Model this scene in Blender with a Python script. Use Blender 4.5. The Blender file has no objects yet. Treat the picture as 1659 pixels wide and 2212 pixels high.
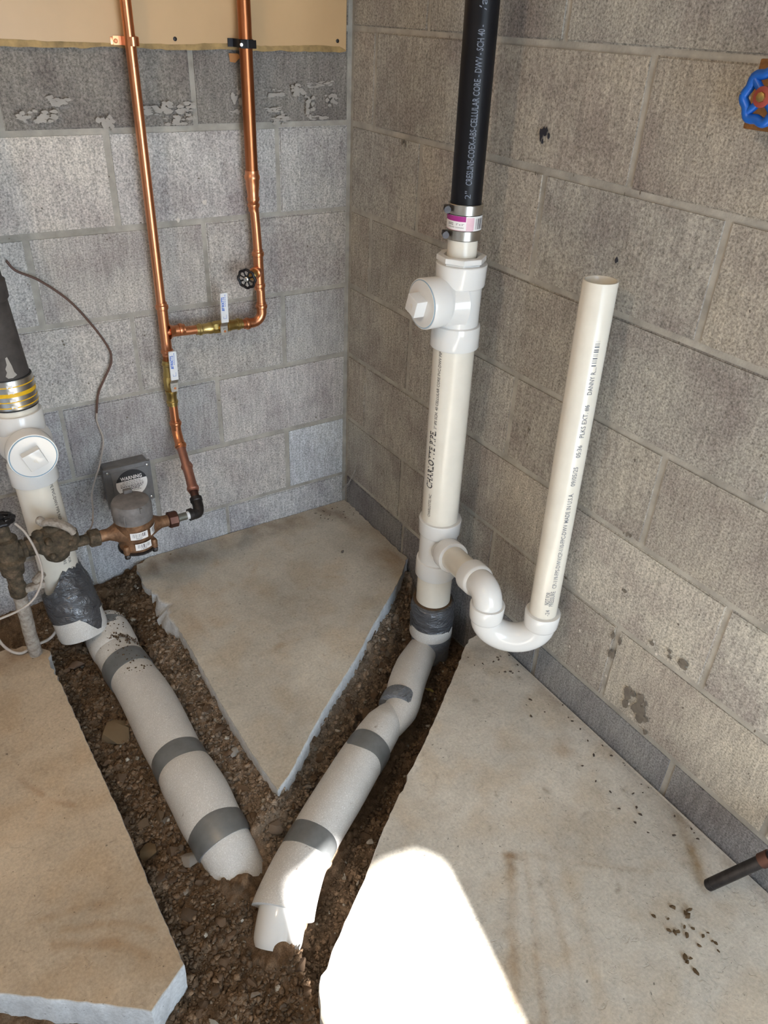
import bpy, bmesh, math, random
import numpy as np
from mathutils import Vector, Matrix, noise as mnoise
from mathutils.geometry import delaunay_2d_cdt

random.seed(7); RNG = np.random.default_rng(7)
SC = bpy.context.scene
COL = SC.collection
PI = math.pi

# ------------------------------------------------------------------ camera
cam = bpy.data.objects.new('camera', bpy.data.cameras.new('camera')); COL.objects.link(cam)
CR = Vector((0.8422, -0.5376, 0.0403)); CU = Vector((0.2636, 0.4760, 0.8390)); CF = Vector((0.4702, 0.6960, -0.5426))
cam.matrix_world = Matrix(((CR.x, CU.x, -CF.x, -1.1012), (CR.y, CU.y, -CF.y, -1.8645), (CR.z, CU.z, -CF.z, 1.3522), (0, 0, 0, 1)))
cam.data.sensor_fit = 'VERTICAL'; cam.data.sensor_height = 24.0; cam.data.lens = 1669.3 / 2212 * 24.0
cam.data.clip_start = 0.02
SC.camera = cam

# ------------------------------------------------------------------ light
SC.view_settings.view_transform = 'Standard'; SC.view_settings.look = 'None'
SC.view_settings.exposure = 0.32; SC.view_settings.gamma = 1.0; SC.view_settings.use_curve_mapping = False
W = bpy.data.worlds.new('sky'); SC.world = W; W.use_nodes = True
W.node_tree.nodes['Background'].inputs[0].default_value = (0.62, 0.78, 1.0, 1)
W.node_tree.nodes['Background'].inputs[1].default_value = 1.0
sun = bpy.data.objects.new('sun', bpy.data.lights.new('sun', 'SUN')); COL.objects.link(sun)
SUN_DIR = Vector((0.185 * math.cos(math.radians(40)), 0.983 * math.cos(math.radians(40)), -math.sin(math.radians(40))))
sun.rotation_euler = SUN_DIR.to_track_quat('-Z', 'Y').to_euler()
sun.data.energy = 58.0; sun.data.angle = math.radians(0.9); sun.data.color = (1.0, 0.98, 0.96)
# added area fill for daylight from behind the camera; the wall has no window
day_fill = bpy.data.objects.new('window_daylight', bpy.data.lights.new('window_daylight', 'AREA')); COL.objects.link(day_fill)
day_fill.data.shape = 'RECTANGLE'; day_fill.data.size = 0.7; day_fill.data.size_y = 1.3
day_fill.location = (-0.42, -3.52, 0.74); day_fill.rotation_euler = (PI / 2, 0, 0)
day_fill.data.energy = 26.0; day_fill.data.color = (0.78, 0.89, 1.0)
# skylight through the doorway that also lets the sun in
door_sky = bpy.data.objects.new('door_daylight', bpy.data.lights.new('door_daylight', 'AREA')); COL.objects.link(door_sky)
door_sky.data.shape = 'RECTANGLE'; door_sky.data.size = 0.29; door_sky.data.size_y = 2.0
door_sky.location = (-1.095, -3.56, 1.02); door_sky.rotation_euler = (PI / 2, 0, 0)
door_sky.data.energy = 22.0; door_sky.data.color = (0.58, 0.79, 1.0)
# warm ceiling bulb on the left side of the room
bulb = bpy.data.objects.new('ceiling_bulb', bpy.data.lights.new('ceiling_bulb', 'POINT')); COL.objects.link(bulb)
bulb.location = (-1.9, -1.3, 2.15); bulb.data.energy = 22.0; bulb.data.color = (1.0, 0.72, 0.44); bulb.data.shadow_soft_size = 0.06

# ------------------------------------------------------------------ material helpers
class NT:
    def __init__(s, name):
        s.m = bpy.data.materials.new(name); s.m.use_nodes = True
        s.t = s.m.node_tree; s.b = s.t.nodes['Principled BSDF']
        s.tc = s.t.nodes.new('ShaderNodeTexCoord')
    def n(s, kind, **kw):
        nd = s.t.nodes.new(kind)
        for k, v in kw.items():
            if hasattr(nd, k): setattr(nd, k, v)
        return nd
    def l(s, a, b): s.t.links.new(a, b)
    def noise(s, vec, scale, detail=3.0, rough=0.6, dist=0.0):
        nd = s.n('ShaderNodeTexNoise'); nd.inputs['Scale'].default_value = scale
        nd.inputs['Detail'].default_value = detail; nd.inputs['Roughness'].default_value = rough
        nd.inputs['Distortion'].default_value = dist
        s.l(vec, nd.inputs['Vector']); return nd.outputs[0]
    def ramp(s, fac, stops):
        nd = s.n('ShaderNodeValToRGB'); e = nd.color_ramp.elements
        while len(e) < len(stops): e.new(0.5)
        for el, (p, c) in zip(e, stops):
            el.position = p; el.color = (c, c, c, 1) if isinstance(c, (int, float)) else (*c, 1)
        s.l(fac, nd.inputs[0]); return nd.outputs[0]
    def mix(s, fac, a, b, mode='MIX'):
        nd = s.n('ShaderNodeMix'); nd.data_type = 'RGBA'; nd.blend_type = mode
        for inp, v in ((nd.inputs[0], fac), (nd.inputs[6], a), (nd.inputs[7], b)):
            if isinstance(v, (int, float)): inp.default_value = v
            elif isinstance(v, tuple): inp.default_value = (*v, 1)
            else: s.l(v, inp)
        return nd.outputs[2]
    def math(s, op, a, b=0.0):
        nd = s.n('ShaderNodeMath'); nd.operation = op
        for i, v in enumerate((a, b)):
            if isinstance(v, (int, float)): nd.inputs[i].default_value = v
            else: s.l(v, nd.inputs[i])
        return nd.outputs[0]
    def mapping(s, vec, scale=(1, 1, 1), loc=None):
        nd = s.n('ShaderNodeMapping'); nd.inputs['Scale'].default_value = scale
        s.l(vec, nd.inputs[0])
        return nd.outputs[0]
    def bump(s, h, strength=0.3, dist=0.002):
        nd = s.n('ShaderNodeBump'); nd.inputs['Strength'].default_value = strength; nd.inputs['Distance'].default_value = dist
        s.l(h, nd.inputs['Height']); s.l(nd.outputs[0], s.b.inputs['Normal'])
    def set(s, color=None, rough=None, metal=None, spec=None):
        for key, v in (('Base Color', color), ('Roughness', rough), ('Metallic', metal), ('Specular IOR Level', spec)):
            if v is None: continue
            inp = s.b.inputs[key]
            if isinstance(v, tuple): inp.default_value = (*v, 1)
            elif isinstance(v, (int, float)): inp.default_value = v
            else: s.l(v, inp)
        return s.m

def plain(name, color, rough=0.5, metal=0.0, var=0.12, scale=25.0, bump=0.0, bscale=300.0, spec=0.5):
    t = NT(name); v = t.tc.outputs['Object']
    n1 = t.noise(v, scale, 4)
    dark = tuple(c * (1 - var) for c in color); lite = tuple(min(1, c * (1 + var)) for c in color)
    t.set(t.ramp(n1, [(0.3, dark), (0.7, lite)]), rough, metal, spec)
    if bump: t.bump(t.noise(v, bscale, 2), bump, 0.001)
    return t.m

def block_mat(name):
    # split-grain concrete masonry: speckle, vertical form streaks, blotches; per-block tint from the object colour
    t = NT(name); info = t.n('ShaderNodeObjectInfo')
    off = t.n('ShaderNodeVectorMath'); off.operation = 'ADD'; t.l(t.tc.outputs['Object'], off.inputs[0])
    cb = t.n('ShaderNodeCombineXYZ'); r = t.math('MULTIPLY', info.outputs['Random'], 37.0)
    t.l(r, cb.inputs[0]); t.l(r, cb.inputs[1]); t.l(r, cb.inputs[2]); t.l(cb.outputs[0], off.inputs[1])
    v = off.outputs[0]
    grain = t.noise(v, 250, 2.5, 0.72)
    streak = t.noise(t.mapping(v, (1, 1, 0.14)), 130, 2.0, 0.6)
    blot = t.noise(v, 6.5, 4, 0.6)
    pits = t.noise(v, 75, 3, 0.6)
    c = t.ramp(grain, [(0.30, 0.50), (0.48, 0.94), (0.70, 1.42)])
    c = t.mix(1.0, c, t.ramp(streak, [(0.30, 0.84), (0.7, 1.14)]), 'MULTIPLY')
    c = t.mix(1.0, c, t.ramp(blot, [(0.30, (0.74, 0.70, 0.72)), (0.52, (1.0, 1.0, 1.0)), (0.74, (1.16, 1.16, 1.12))]), 'MULTIPLY')
    c = t.mix(1.0, c, t.ramp(pits, [(0.22, 0.45), (0.30, 1.0)]), 'MULTIPLY')
    c = t.mix(1.0, c, info.outputs['Color'], 'MULTIPLY')
    t.set(c, 0.95, 0.0, 0.15)
    h = t.math('ADD', t.math('MULTIPLY', grain, 0.7), t.math('MULTIPLY', streak, 0.6))
    t.bump(h, 0.5, 0.002)
    return t.m

def attr_mat(name, rough=0.9, fine=180, bump=0.3, amp=(0.8, 1.2), spec=0.2, dimple=0.0):
    t = NT(name); a = t.n('ShaderNodeAttribute'); a.attribute_name = 'Col'
    v = t.tc.outputs['Object']
    g = t.noise(v, fine, 3, 0.65); g2 = t.noise(v, 14, 5, 0.6, 0.6)
    c = t.mix(1.0, a.outputs['Color'], t.ramp(g, [(0.3, amp[0]), (0.7, amp[1])]), 'MULTIPLY')
    c = t.mix(1.0, c, t.ramp(g2, [(0.3, 0.92), (0.7, 1.07)]), 'MULTIPLY')
    h = g
    if dimple:
        p = t.noise(v, 62, 3, 0.6, 1.2); pit = t.ramp(p, [(0.30, 0.0), (0.40, 1.0)])
        sp = t.noise(v, 118, 2, 0.5)
        c = t.mix(1.0, c, t.ramp(sp, [(0.245, 0.42), (0.30, 1.0)]), 'MULTIPLY')
        c = t.mix(1.0, c, t.ramp(p, [(0.3, 0.93), (0.6, 1.03)]), 'MULTIPLY')
        h = t.math('ADD', t.math('MULTIPLY', g, 0.5), t.math('ADD', t.math('MULTIPLY', pit, dimple), t.math('MULTIPLY', t.noise(v, 30, 3), 1.2)))
    t.set(c, rough, 0.0, spec)
    t.bump(h, bump, 0.002)
    return t.m

def foam_mat():
    t = NT('foam_sleeve'); v = t.tc.outputs['Object']
    g = t.noise(v, 420, 2, 0.7); b = t.noise(v, 14, 4, 0.6); dirt = t.noise(v, 60, 5, 0.7)
    c = t.ramp(g, [(0.30, (0.53, 0.51, 0.48)), (0.60, (0.63, 0.61, 0.58)), (0.74, (0.84, 0.83, 0.81))])
    c = t.mix(1.0, c, t.ramp(b, [(0.3, 0.92), (0.7, 1.04)]), 'MULTIPLY')
    c = t.mix(t.ramp(dirt, [(0.66, 0.0), (0.74, 0.7)]), c, (0.16, 0.10, 0.06))
    t.set(c, 0.45, 0.0, 0.4); t.bump(g, 0.35, 0.0015); return t.m

def tape_mat(name, color, wrinkle=0.0, rough=0.38):
    t = NT(name); v = t.tc.outputs['Object']
    w = t.noise(t.mapping(v, (1, 1, 2.2)), 24, 4, 0.55, 1.8)
    c = t.ramp(t.noise(v, 30, 3), [(0.3, tuple(x * 0.8 for x in color)), (0.7, tuple(x * 1.15 for x in color))])
    t.set(c, rough, 0.25, 0.9)
    if wrinkle: t.bump(w, wrinkle, 0.014)
    return t.m

def copper_mat(name, c1, c2, rough):
    t = NT(name); v = t.tc.outputs['Object']
    a = t.noise(t.mapping(v, (1, 1, 0.15)), 25, 3, 0.55)
    t.set(t.ramp(a, [(0.3, c1), (0.68, c2)]), t.ramp(t.noise(v, 30, 2), [(0.3, rough * 0.9), (0.7, rough * 1.12)]), 1.0)
    return t.m

def rusty_mat(name, c1, c2, c3, rough=0.8, metal=0.25, bump=0.5):
    t = NT(name); v = t.tc.outputs['Object']
    a = t.noise(v, 55, 5, 0.7); 
    t.set(t.ramp(a, [(0.32, c1), (0.52, c2), (0.70, c3)]), rough, metal)
    t.bump(t.noise(v, 160, 4), bump, 0.0025); return t.m

M = {}
M['block'] = block_mat('concrete_block')
M['mortar'] = plain('mortar', (0.360, 0.338, 0.300), 0.95, 0, 0.28, 16, 0.5, 240, 0.15)
M['slab'] = attr_mat('concrete_slab', 0.85, 170, 0.38, (0.86, 1.13), 0.25, 0.7)
M['soil'] = attr_mat('soil', 0.97, 380, 0.7, (0.62, 1.36), 0.1)
def stone_mat():
    t = NT('stone'); info = t.n('ShaderNodeObjectInfo'); v = t.tc.outputs['Object']
    g = t.noise(v, 260, 4, 0.7); c = t.mix(1.0, info.outputs['Color'], t.ramp(g, [(0.3, 0.62), (0.7, 1.3)]), 'MULTIPLY')
    t.set(c, 0.92, 0, 0.2); t.bump(g, 0.6, 0.002); return t.m
M['stone'] = stone_mat()
M['foam'] = foam_mat()
M['pvc'] = plain('pvc_pipe', (0.72, 0.675, 0.59), 0.24, 0, 0.05, 12)
M['pvc_white'] = plain('pvc_fitting', (0.72, 0.71, 0.69), 0.13, 0, 0.02, 10)
M['primer'] = plain('blue_glue', (0.22, 0.36, 0.48), 0.4)
M['abs'] = plain('black_plastic', (0.006, 0.006, 0.008), 0.42, 0, 0.2, 30, spec=0.22)
M['iron'] = plain('cast_iron', (0.060, 0.052, 0.048), 0.75, 0.1, 0.35, 30, 0.3, 140)
M['steel'] = plain('steel_band', (0.52, 0.50, 0.46), 0.30, 1.0, 0.12, 40)
M['dark_steel'] = plain('dark_steel', (0.05, 0.045, 0.045), 0.42, 0.8, 0.3, 60, 0.2)
M['grey_steel'] = plain('grey_steel', (0.22, 0.23, 0.21), 0.4, 0.85, 0.3, 60)
M['screw'] = plain('zinc_screw', (0.60, 0.59, 0.57), 0.3, 1.0, 0.1)
M['rubber'] = plain('rubber', (0.02, 0.02, 0.02), 0.7)
M['yellow'] = plain('yellow_print', (0.78, 0.46, 0.01), 0.45, 0.1)
M['tape'] = tape_mat('duct_tape', (0.17, 0.175, 0.175), 0.0, 0.42)
M['tape_wrinkled'] = tape_mat('wrinkled_duct_tape', (0.085, 0.088, 0.098), 0.6, 0.27)
M['tape_blue'] = tape_mat('grey_duct_tape', (0.20, 0.215, 0.24), 0.8, 0.32)
M['copper'] = copper_mat('copper_tube', (0.66, 0.27, 0.13), (0.74, 0.32, 0.165), 0.30)
M['copper_dark'] = copper_mat('aged_copper', (0.34, 0.115, 0.045), (0.44, 0.165, 0.07), 0.34)
M['copper_dull'] = copper_mat('dull_copper', (0.40, 0.20, 0.15), (0.60, 0.32, 0.24), 0.5)
M['copper_brown'] = copper_mat('brown_copper', (0.11, 0.06, 0.05), (0.17, 0.09, 0.07), 0.55)
M['brass'] = copper_mat('brass', (0.42, 0.30, 0.10), (0.62, 0.47, 0.20), 0.33)
M['bronze'] = rusty_mat('bronze_casting', (0.13, 0.07, 0.04), (0.24, 0.135, 0.075), (0.36, 0.20, 0.11), 0.55, 0.6, 0.3)
M['corroded'] = rusty_mat('corroded_bronze', (0.035, 0.026, 0.017), (0.095, 0.072, 0.045), (0.21, 0.145, 0.095), 0.85, 0.2, 0.9)
M['galv'] = rusty_mat('dirty_galvanised', (0.16, 0.125, 0.10), (0.34, 0.30, 0.26), (0.46, 0.42, 0.37), 0.9, 0.1, 0.9)
M['white_paint'] = plain('white_vinyl', (0.74, 0.76, 0.79), 0.35, 0, 0.03)
M['paper'] = plain('label_paper', (0.82, 0.80, 0.79), 0.5, 0, 0.03)
M['ink'] = plain('black_ink', (0.025, 0.025, 0.03), 0.6)
M['faint_ink'] = plain('grey_ink', (0.16, 0.165, 0.185), 0.6)
M['blue_ink'] = plain('blue_ink', (0.02, 0.13, 0.55), 0.5)
M['white_ink'] = plain('white_ink', (0.62, 0.66, 0.74), 0.6)
M['pale_ink'] = plain('pale_ink', (0.15, 0.17, 0.215), 0.6)
M['magenta'] = plain('magenta_ink', (0.33, 0.02, 0.20), 0.5)
M['pink'] = plain('pink_ink', (0.72, 0.48, 0.54), 0.5)
M['grey_plastic'] = plain('grey_plastic', (0.155, 0.155, 0.16), 0.5, 0, 0.18, 40)
M['cap_plastic'] = plain('dusty_grey_plastic', (0.165, 0.153, 0.148), 0.6, 0, 0.3, 45)
M['panel'] = plain('beige_paint', (0.54, 0.365, 0.195), 0.38, 0, 0.06, 5, 0.10, 45)
M['panel_bare'] = plain('bare_hardboard', (0.33, 0.22, 0.09), 0.7, 0, 0.35, 40)
M['black_metal'] = plain('black_metal', (0.012, 0.011, 0.013), 0.4, 0.4, 0.2)
M['blue_paint'] = plain('blue_enamel', (0.006, 0.10, 0.45), 0.35, 0.1, 0.2)
M['rust_wood'] = rusty_mat('rusty_board', (0.10, 0.035, 0.008), (0.21, 0.085, 0.018), (0.30, 0.14, 0.04), 0.7, 0.0, 0.3)
M['red'] = plain('red_washer', (0.30, 0.05, 0.035), 0.5)
M['wire'] = plain('brown_wire', (0.10, 0.052, 0.038), 0.55)
M['wire_grey'] = plain('grey_wire', (0.42, 0.37, 0.33), 0.55)
M['smudge'] = plain('dark_smudge', (0.155, 0.132, 0.108), 0.9, 0, 0.3, 80)
M['black_mark'] = plain('black_paint_mark', (0.02, 0.02, 0.03), 0.6)
M['remnant'] = plain('paint_remnant', (0.36, 0.335, 0.305), 0.9)
M['speck'] = plain('pale_speck', (0.62, 0.58, 0.52), 0.9)
M['ceil'] = plain('ceiling_paint', (0.55, 0.53, 0.5), 0.9)
M['orange'] = plain('orange_flake', (0.38, 0.17, 0.05), 0.6)
M['web'] = plain('cobweb', (0.40, 0.38, 0.36), 0.8)
M['teflon'] = plain('thread_tape', (0.75, 0.76, 0.76), 0.5)

# ------------------------------------------------------------------ mesh helpers
class MB:
    """collects shapes and links them as ONE mesh object"""
    def __init__(s): s.v = []; s.f = []; s.c = None
    def add(s, vs, fs):
        o = len(s.v); s.v += [tuple(p) for p in vs]; s.f += [tuple(i + o for i in f) for f in fs]; return s
    def rings(s, rings, closed_u=True, cap0=True, cap1=True):
        n = len(rings[0]); vs = [p for r in rings for p in r]; fs = []
        for i in range(len(rings) - 1):
            for j in range(n if closed_u else n - 1):
                k = (j + 1) % n
                fs.append((i * n + j, i * n + k, (i + 1) * n + k, (i + 1) * n + j))
        if cap0: fs.append(tuple(reversed(range(n))))
        if cap1: fs.append(tuple(range((len(rings) - 1) * n, len(rings) * n)))
        return s.add(vs, fs)
    def lathe(s, p0, axis, prof, seg=32, cap0=True, cap1=True, phase=0.0):
        """prof: (distance along axis, radius)"""
        p0 = Vector(p0); a = Vector(axis).normalized()
        ref = Vector((0, 0, 1)) if abs(a.z) < 0.9 else Vector((0, 1, 0))
        e1 = a.cross(ref).normalized(); e2 = a.cross(e1).normalized()
        rr = []
        for t, r in prof:
            rr.append([p0 + a * t + (e1 * math.cos(phase + 2 * PI * j / seg) - e2 * math.sin(phase + 2 * PI * j / seg)) * r for j in range(seg)])
        return s.rings(rr, True, cap0, cap1)
    def cyl(s, a, b, r, seg=24, r2=None, bev=0.0):
        a = Vector(a); b = Vector(b); L = (b - a).length; r2 = r if r2 is None else r2
        prof = [(0, r), (L, r2)] if not bev else [(0, r - bev), (bev, r), (L - bev, r2), (L, r2 - bev)]
        return s.lathe(a, b - a, prof, seg)
    def tube(s, path, r, seg=20, cap0=True, cap1=True, fn=None):
        P = [Vector(p) for p in path]; n = len(P); rad = r if isinstance(r, (list, tuple)) else [r] * n
        T = [(P[min(i + 1, n - 1)] - P[max(i - 1, 0)]).normalized() for i in range(n)]
        ref = Vector((0, 0, 1)) if abs(T[0].z) < 0.9 else Vector((1, 0, 0))
        e1 = T[0].cross(ref).normalized(); rr = []
        for i in range(n):
            e1 = (e1 - T[i] * e1.dot(T[i])).normalized(); e2 = T[i].cross(e1)
            ring = []
            for j in range(seg):
                a = 2 * PI * j / seg; q = rad[i] * (fn(i / max(n - 1, 1), a) if fn else 1.0)
                ring.append(P[i] + (e1 * math.cos(a) + e2 * math.sin(a)) * q)
            rr.append(ring)
        return s.rings(rr, True, cap0, cap1)
    def box(s, c, d, bev=0.0, axes=None):
        """box of full size d centred at c, with chamfered edges"""
        c = Vector(c); ax = axes or (Vector((1, 0, 0)), Vector((0, 1, 0)), Vector((0, 0, 1)))
        hx, hy, hz = d[0] / 2, d[1] / 2, d[2] / 2
        bm = bmesh.new(); bmesh.ops.create_cube(bm, size=2.0)
        for v in bm.verts: v.co = Vector((v.co.x * hx, v.co.y * hy, v.co.z * hz))
        if bev: bmesh.ops.bevel(bm, geom=bm.edges[:], offset=bev, segments=2, affect='EDGES', profile=0.6)
        bm.verts.index_update()
        s.add([c + ax[0] * v.co.x + ax[1] * v.co.y + ax[2] * v.co.z for v in bm.verts], [tuple(v.index for v in f.verts) for f in bm.faces])
        bm.free(); return s
    def prism(s, poly, d0, d1, o, e1, e2, e3):
        """polygon in the (e1, e2) plane extruded along e3 from d0 to d1"""
        o = Vector(o); e1 = Vector(e1); e2 = Vector(e2); e3 = Vector(e3); n = len(poly)
        a = [o + e1 * x + e2 * y + e3 * d0 for x, y in poly]; b = [o + e1 * x + e2 * y + e3 * d1 for x, y in poly]
        return s.rings([a, b], True, True, True)
    def sphere(s, c, r, seg=12, squash=1.0):
        n = seg // 2
        return s.lathe((c[0], c[1], c[2] - r * squash), (0, 0, 1), [(r * squash * (1 - math.cos(PI * i / n)), max(1e-5, r * math.sin(PI * i / n))) for i in range(n + 1)], seg, False, False)
    def torus(s, c, axis, R, r, seg=28, rs=10):
        c = Vector(c); a = Vector(axis).normalized(); ref = Vector((0, 0, 1)) if abs(a.z) < 0.9 else Vector((0, 1, 0))
        e1 = a.cross(ref).normalized(); e2 = a.cross(e1)
        rr = []
        for i in range(seg + 1):
            t = 2 * PI * i / seg; d = e1 * math.cos(t) + e2 * math.sin(t)
            rr.append([c + d * (R + r * math.cos(2 * PI * j / rs)) + a * r * math.sin(2 * PI * j / rs) for j in range(rs)])
        return s.rings(rr, True, False, False)
    def build(s, name, mat, parent=None, smooth=35, cols=None, fix=True):
        o = wpos(parent); me = bpy.data.meshes.new(name)
        me.from_pydata([(p[0] - o[0], p[1] - o[1], p[2] - o[2]) for p in s.v], [], s.f)
        me.validate()
        if fix:
            bm = bmesh.new(); bm.from_mesh(me); bmesh.ops.recalc_face_normals(bm, faces=bm.faces[:]); bm.to_mesh(me); bm.free()
        if smooth:
            me.polygons.foreach_set('use_smooth', [True] * len(me.polygons)); me.set_sharp_from_angle(angle=math.radians(smooth))
        if cols is not None:
            ca = me.color_attributes.new('Col', 'FLOAT_COLOR', 'POINT')
            a = np.ones((len(me.vertices), 4), np.float32); a[:, :3] = cols; ca.data.foreach_set('color', a.ravel())
        if isinstance(mat, str): mat = M[mat]
        if mat: me.materials.append(mat)
        ob = bpy.data.objects.new(name, me); COL.objects.link(ob)
        if parent: ob.parent = parent
        if name in ('lettering', 'barcode', 'fine_print', 'scratch', 'cap_latch'): ob['kind'] = 'stuff'
        return ob

def wpos(o):
    p = Vector((0, 0, 0))
    while o is not None: p += o.location; o = o.parent
    return p
def tag(o, label, cat, group=None, kind=None):
    o['label'] = label; o['category'] = cat
    if group: o['group'] = group
    if kind: o['kind'] = kind
    return o
def thing(name, label, cat, loc, group=None):
    o = bpy.data.objects.new(name, None); COL.objects.link(o); o.location = loc; o.empty_display_size = 0.05
    return tag(o, label, cat, group)
def structure(o, label=None):
    o['kind'] = 'structure'
    if label: o['label'] = label
    return o
def lerp(a, b, t): return a + (b - a) * t
def smoothpath(pts, n=8):
    """Catmull-Rom through the points"""
    P = [Vector(p) for p in pts]; out = []
    Q = [P[0] * 2 - P[1]] + P + [P[-1] * 2 - P[-2]]
    for i in range(1, len(Q) - 2):
        a, b, c, d = Q[i - 1:i + 3]
        for k in range(n):
            t = k / n
            out.append(0.5 * ((2 * b) + (c - a) * t + (2 * a - 5 * b + 4 * c - d) * t * t + (3 * b - a - 3 * c + d) * t ** 3))
    out.append(P[-1]); return out

# lettering: flat print as thin real geometry
def glyphs(text, size, spacing=1.0, bold=0.0):
    cu = bpy.data.curves.new('t', 'FONT'); cu.body = text; cu.size = size; cu.resolution_u = 2; cu.space_character = spacing; cu.offset = bold
    ob = bpy.data.objects.new('t', cu); COL.objects.link(ob)
    bpy.context.view_layer.update()
    me = ob.evaluated_get(bpy.context.evaluated_depsgraph_get()).to_mesh()
    vs = [tuple(v.co) for v in me.vertices]; fs = [tuple(p.vertices) for p in me.polygons]
    ob.evaluated_get(bpy.context.evaluated_depsgraph_get()).to_mesh_clear()
    bpy.data.objects.remove(ob); bpy.data.curves.remove(cu)
    return vs, fs
def bars(n, w, h, seed=1):
    r = random.Random(seed); x = 0; vs = []; fs = []
    while x < w:
        b = r.choice((0.35, 0.35, 0.7, 1.1)) * w / n; o = len(vs)
        vs += [(x, 0, 0), (min(w, x + b), 0, 0), (min(w, x + b), h, 0), (x, h, 0)]; fs.append((o, o + 1, o + 2, o + 3)); x += b + r.choice((0.6, 0.9, 1.5)) * w / n
    return vs, fs
def fit(g, length):
    """scale glyphs along x to a length"""
    vs, fs = g; x0 = min(v[0] for v in vs); x1 = max(v[0] for v in vs); k = length / (x1 - x0)
    return [((v[0] - x0) * k, v[1], 0) for v in vs], fs
def on_pipe(mb, g, foot, head, r, ang, z0, up=True, eps=0.0005):
    """wrap print around a pipe; text runs along the pipe from height fraction z0 (metres from foot)"""
    foot = Vector(foot); a = (Vector(head) - foot).normalized()
    e1 = Vector((1, 0, 0)); e1 = (e1 - a * e1.dot(a)).normalized(); e2 = a.cross(e1)
    vs = []
    for x, y, _ in g[0]:
        # up: text reads bottom to top, its top turned to the left
        t = z0 + x if up else z0 - x
        th = ang + (-y / r if up else y / r)
        vs.append(foot + a * t + (e1 * math.cos(th) + e2 * math.sin(th)) * (r + eps))
    return mb.add(vs, g[1])
def on_plane(mb, g, o, ex, ey, eps=None, n=None):
    o = Vector(o); ex = Vector(ex); ey = Vector(ey)
    return mb.add([o + ex * v[0] + ey * v[1] for v in g[0]], g[1])

# 2-D value noise
def vnoise(x, y, seed=0):
    def h(ix, iy):
        k = (ix.astype(np.int64) * 374761393 + iy.astype(np.int64) * 668265263 + seed * 974711) & 0x7fffffff
        k = ((k ^ (k >> 13)) * 1274126177) & 0x7fffffff
        return ((k ^ (k >> 16)) & 0xffff) / 65535.0
    ix = np.floor(x); iy = np.floor(y); fx = x - ix; fy = y - iy
    fx = fx * fx * (3 - 2 * fx); fy = fy * fy * (3 - 2 * fy)
    return (h(ix, iy) * (1 - fx) + h(ix + 1, iy) * fx) * (1 - fy) + (h(ix, iy + 1) * (1 - fx) + h(ix + 1, iy + 1) * fx) * fy
def fbm(x, y, oct=4, seed=0):
    s = 0; a = 0.5
    for i in range(oct): s = s + a * vnoise(x * 2 ** i, y * 2 ** i, seed + i * 17); a *= 0.5
    return s

# ------------------------------------------------------------------ block walls
CH = 0.2032; HZ = 1.115; J = 0.0095
def lvl(k): return HZ - CH * k          # bed joint heights; k = 5 is the last one above the floor
BLOCKS = {}
def block_mesh(w, h, axis):
    key = (round(w, 4), round(h, 4), axis)
    if key in BLOCKS: return BLOCKS[key]
    bm = bmesh.new(); bmesh.ops.create_cube(bm, size=1.0)
    D = 0.03
    for v in bm.verts:
        v.co = Vector((v.co.x * w, (v.co.y + 0.5) * D, v.co.z * h)) if axis == 'x' else Vector(((v.co.x + 0.5) * D, v.co.y * w, v.co.z * h))
    fr = [e for e in bm.edges if all((v.co.y if axis == 'x' else v.co.x) < 1e-6 for v in e.verts)]
    bmesh.ops.bevel(bm, geom=fr, offset=0.0028, segments=2, affect='EDGES')
    me = bpy.data.meshes.new('concrete_block'); bm.to_mesh(me); bm.free(); me.materials.append(M['block'])
    me.polygons.foreach_set('use_smooth', [True] * len(me.polygons)); me.set_sharp_from_angle(angle=math.radians(50))
    BLOCKS[key] = me; return me
def put_block(wall, axis, a, b, z0, z1, tint):
    """one block between a and b (negative coordinates along the wall)"""
    me = block_mesh(abs(b - a) - J, z1 - z0 - J, axis)
    ob = bpy.data.objects.new('concrete_block', me); COL.objects.link(ob); ob.parent = wall
    m = (a + b) / 2; z = (z0 + z1) / 2; jx = random.uniform(-0.0006, 0.0008)
    ob.location = (m, jx, z) if axis == 'x' else (jx, m, z)
    k = random.uniform(0.90, 1.10); w = random.uniform(-0.03, 0.03)
    ob.color = (tint[0] * k * (1 + w), tint[1] * k, tint[2] * k * (1 - w), 1)
def wall_backing(name, pts, label):
    mb = MB(); mb.box(*pts); o = mb.build(name, 'mortar', None, 0); return structure(o, label)
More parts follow.
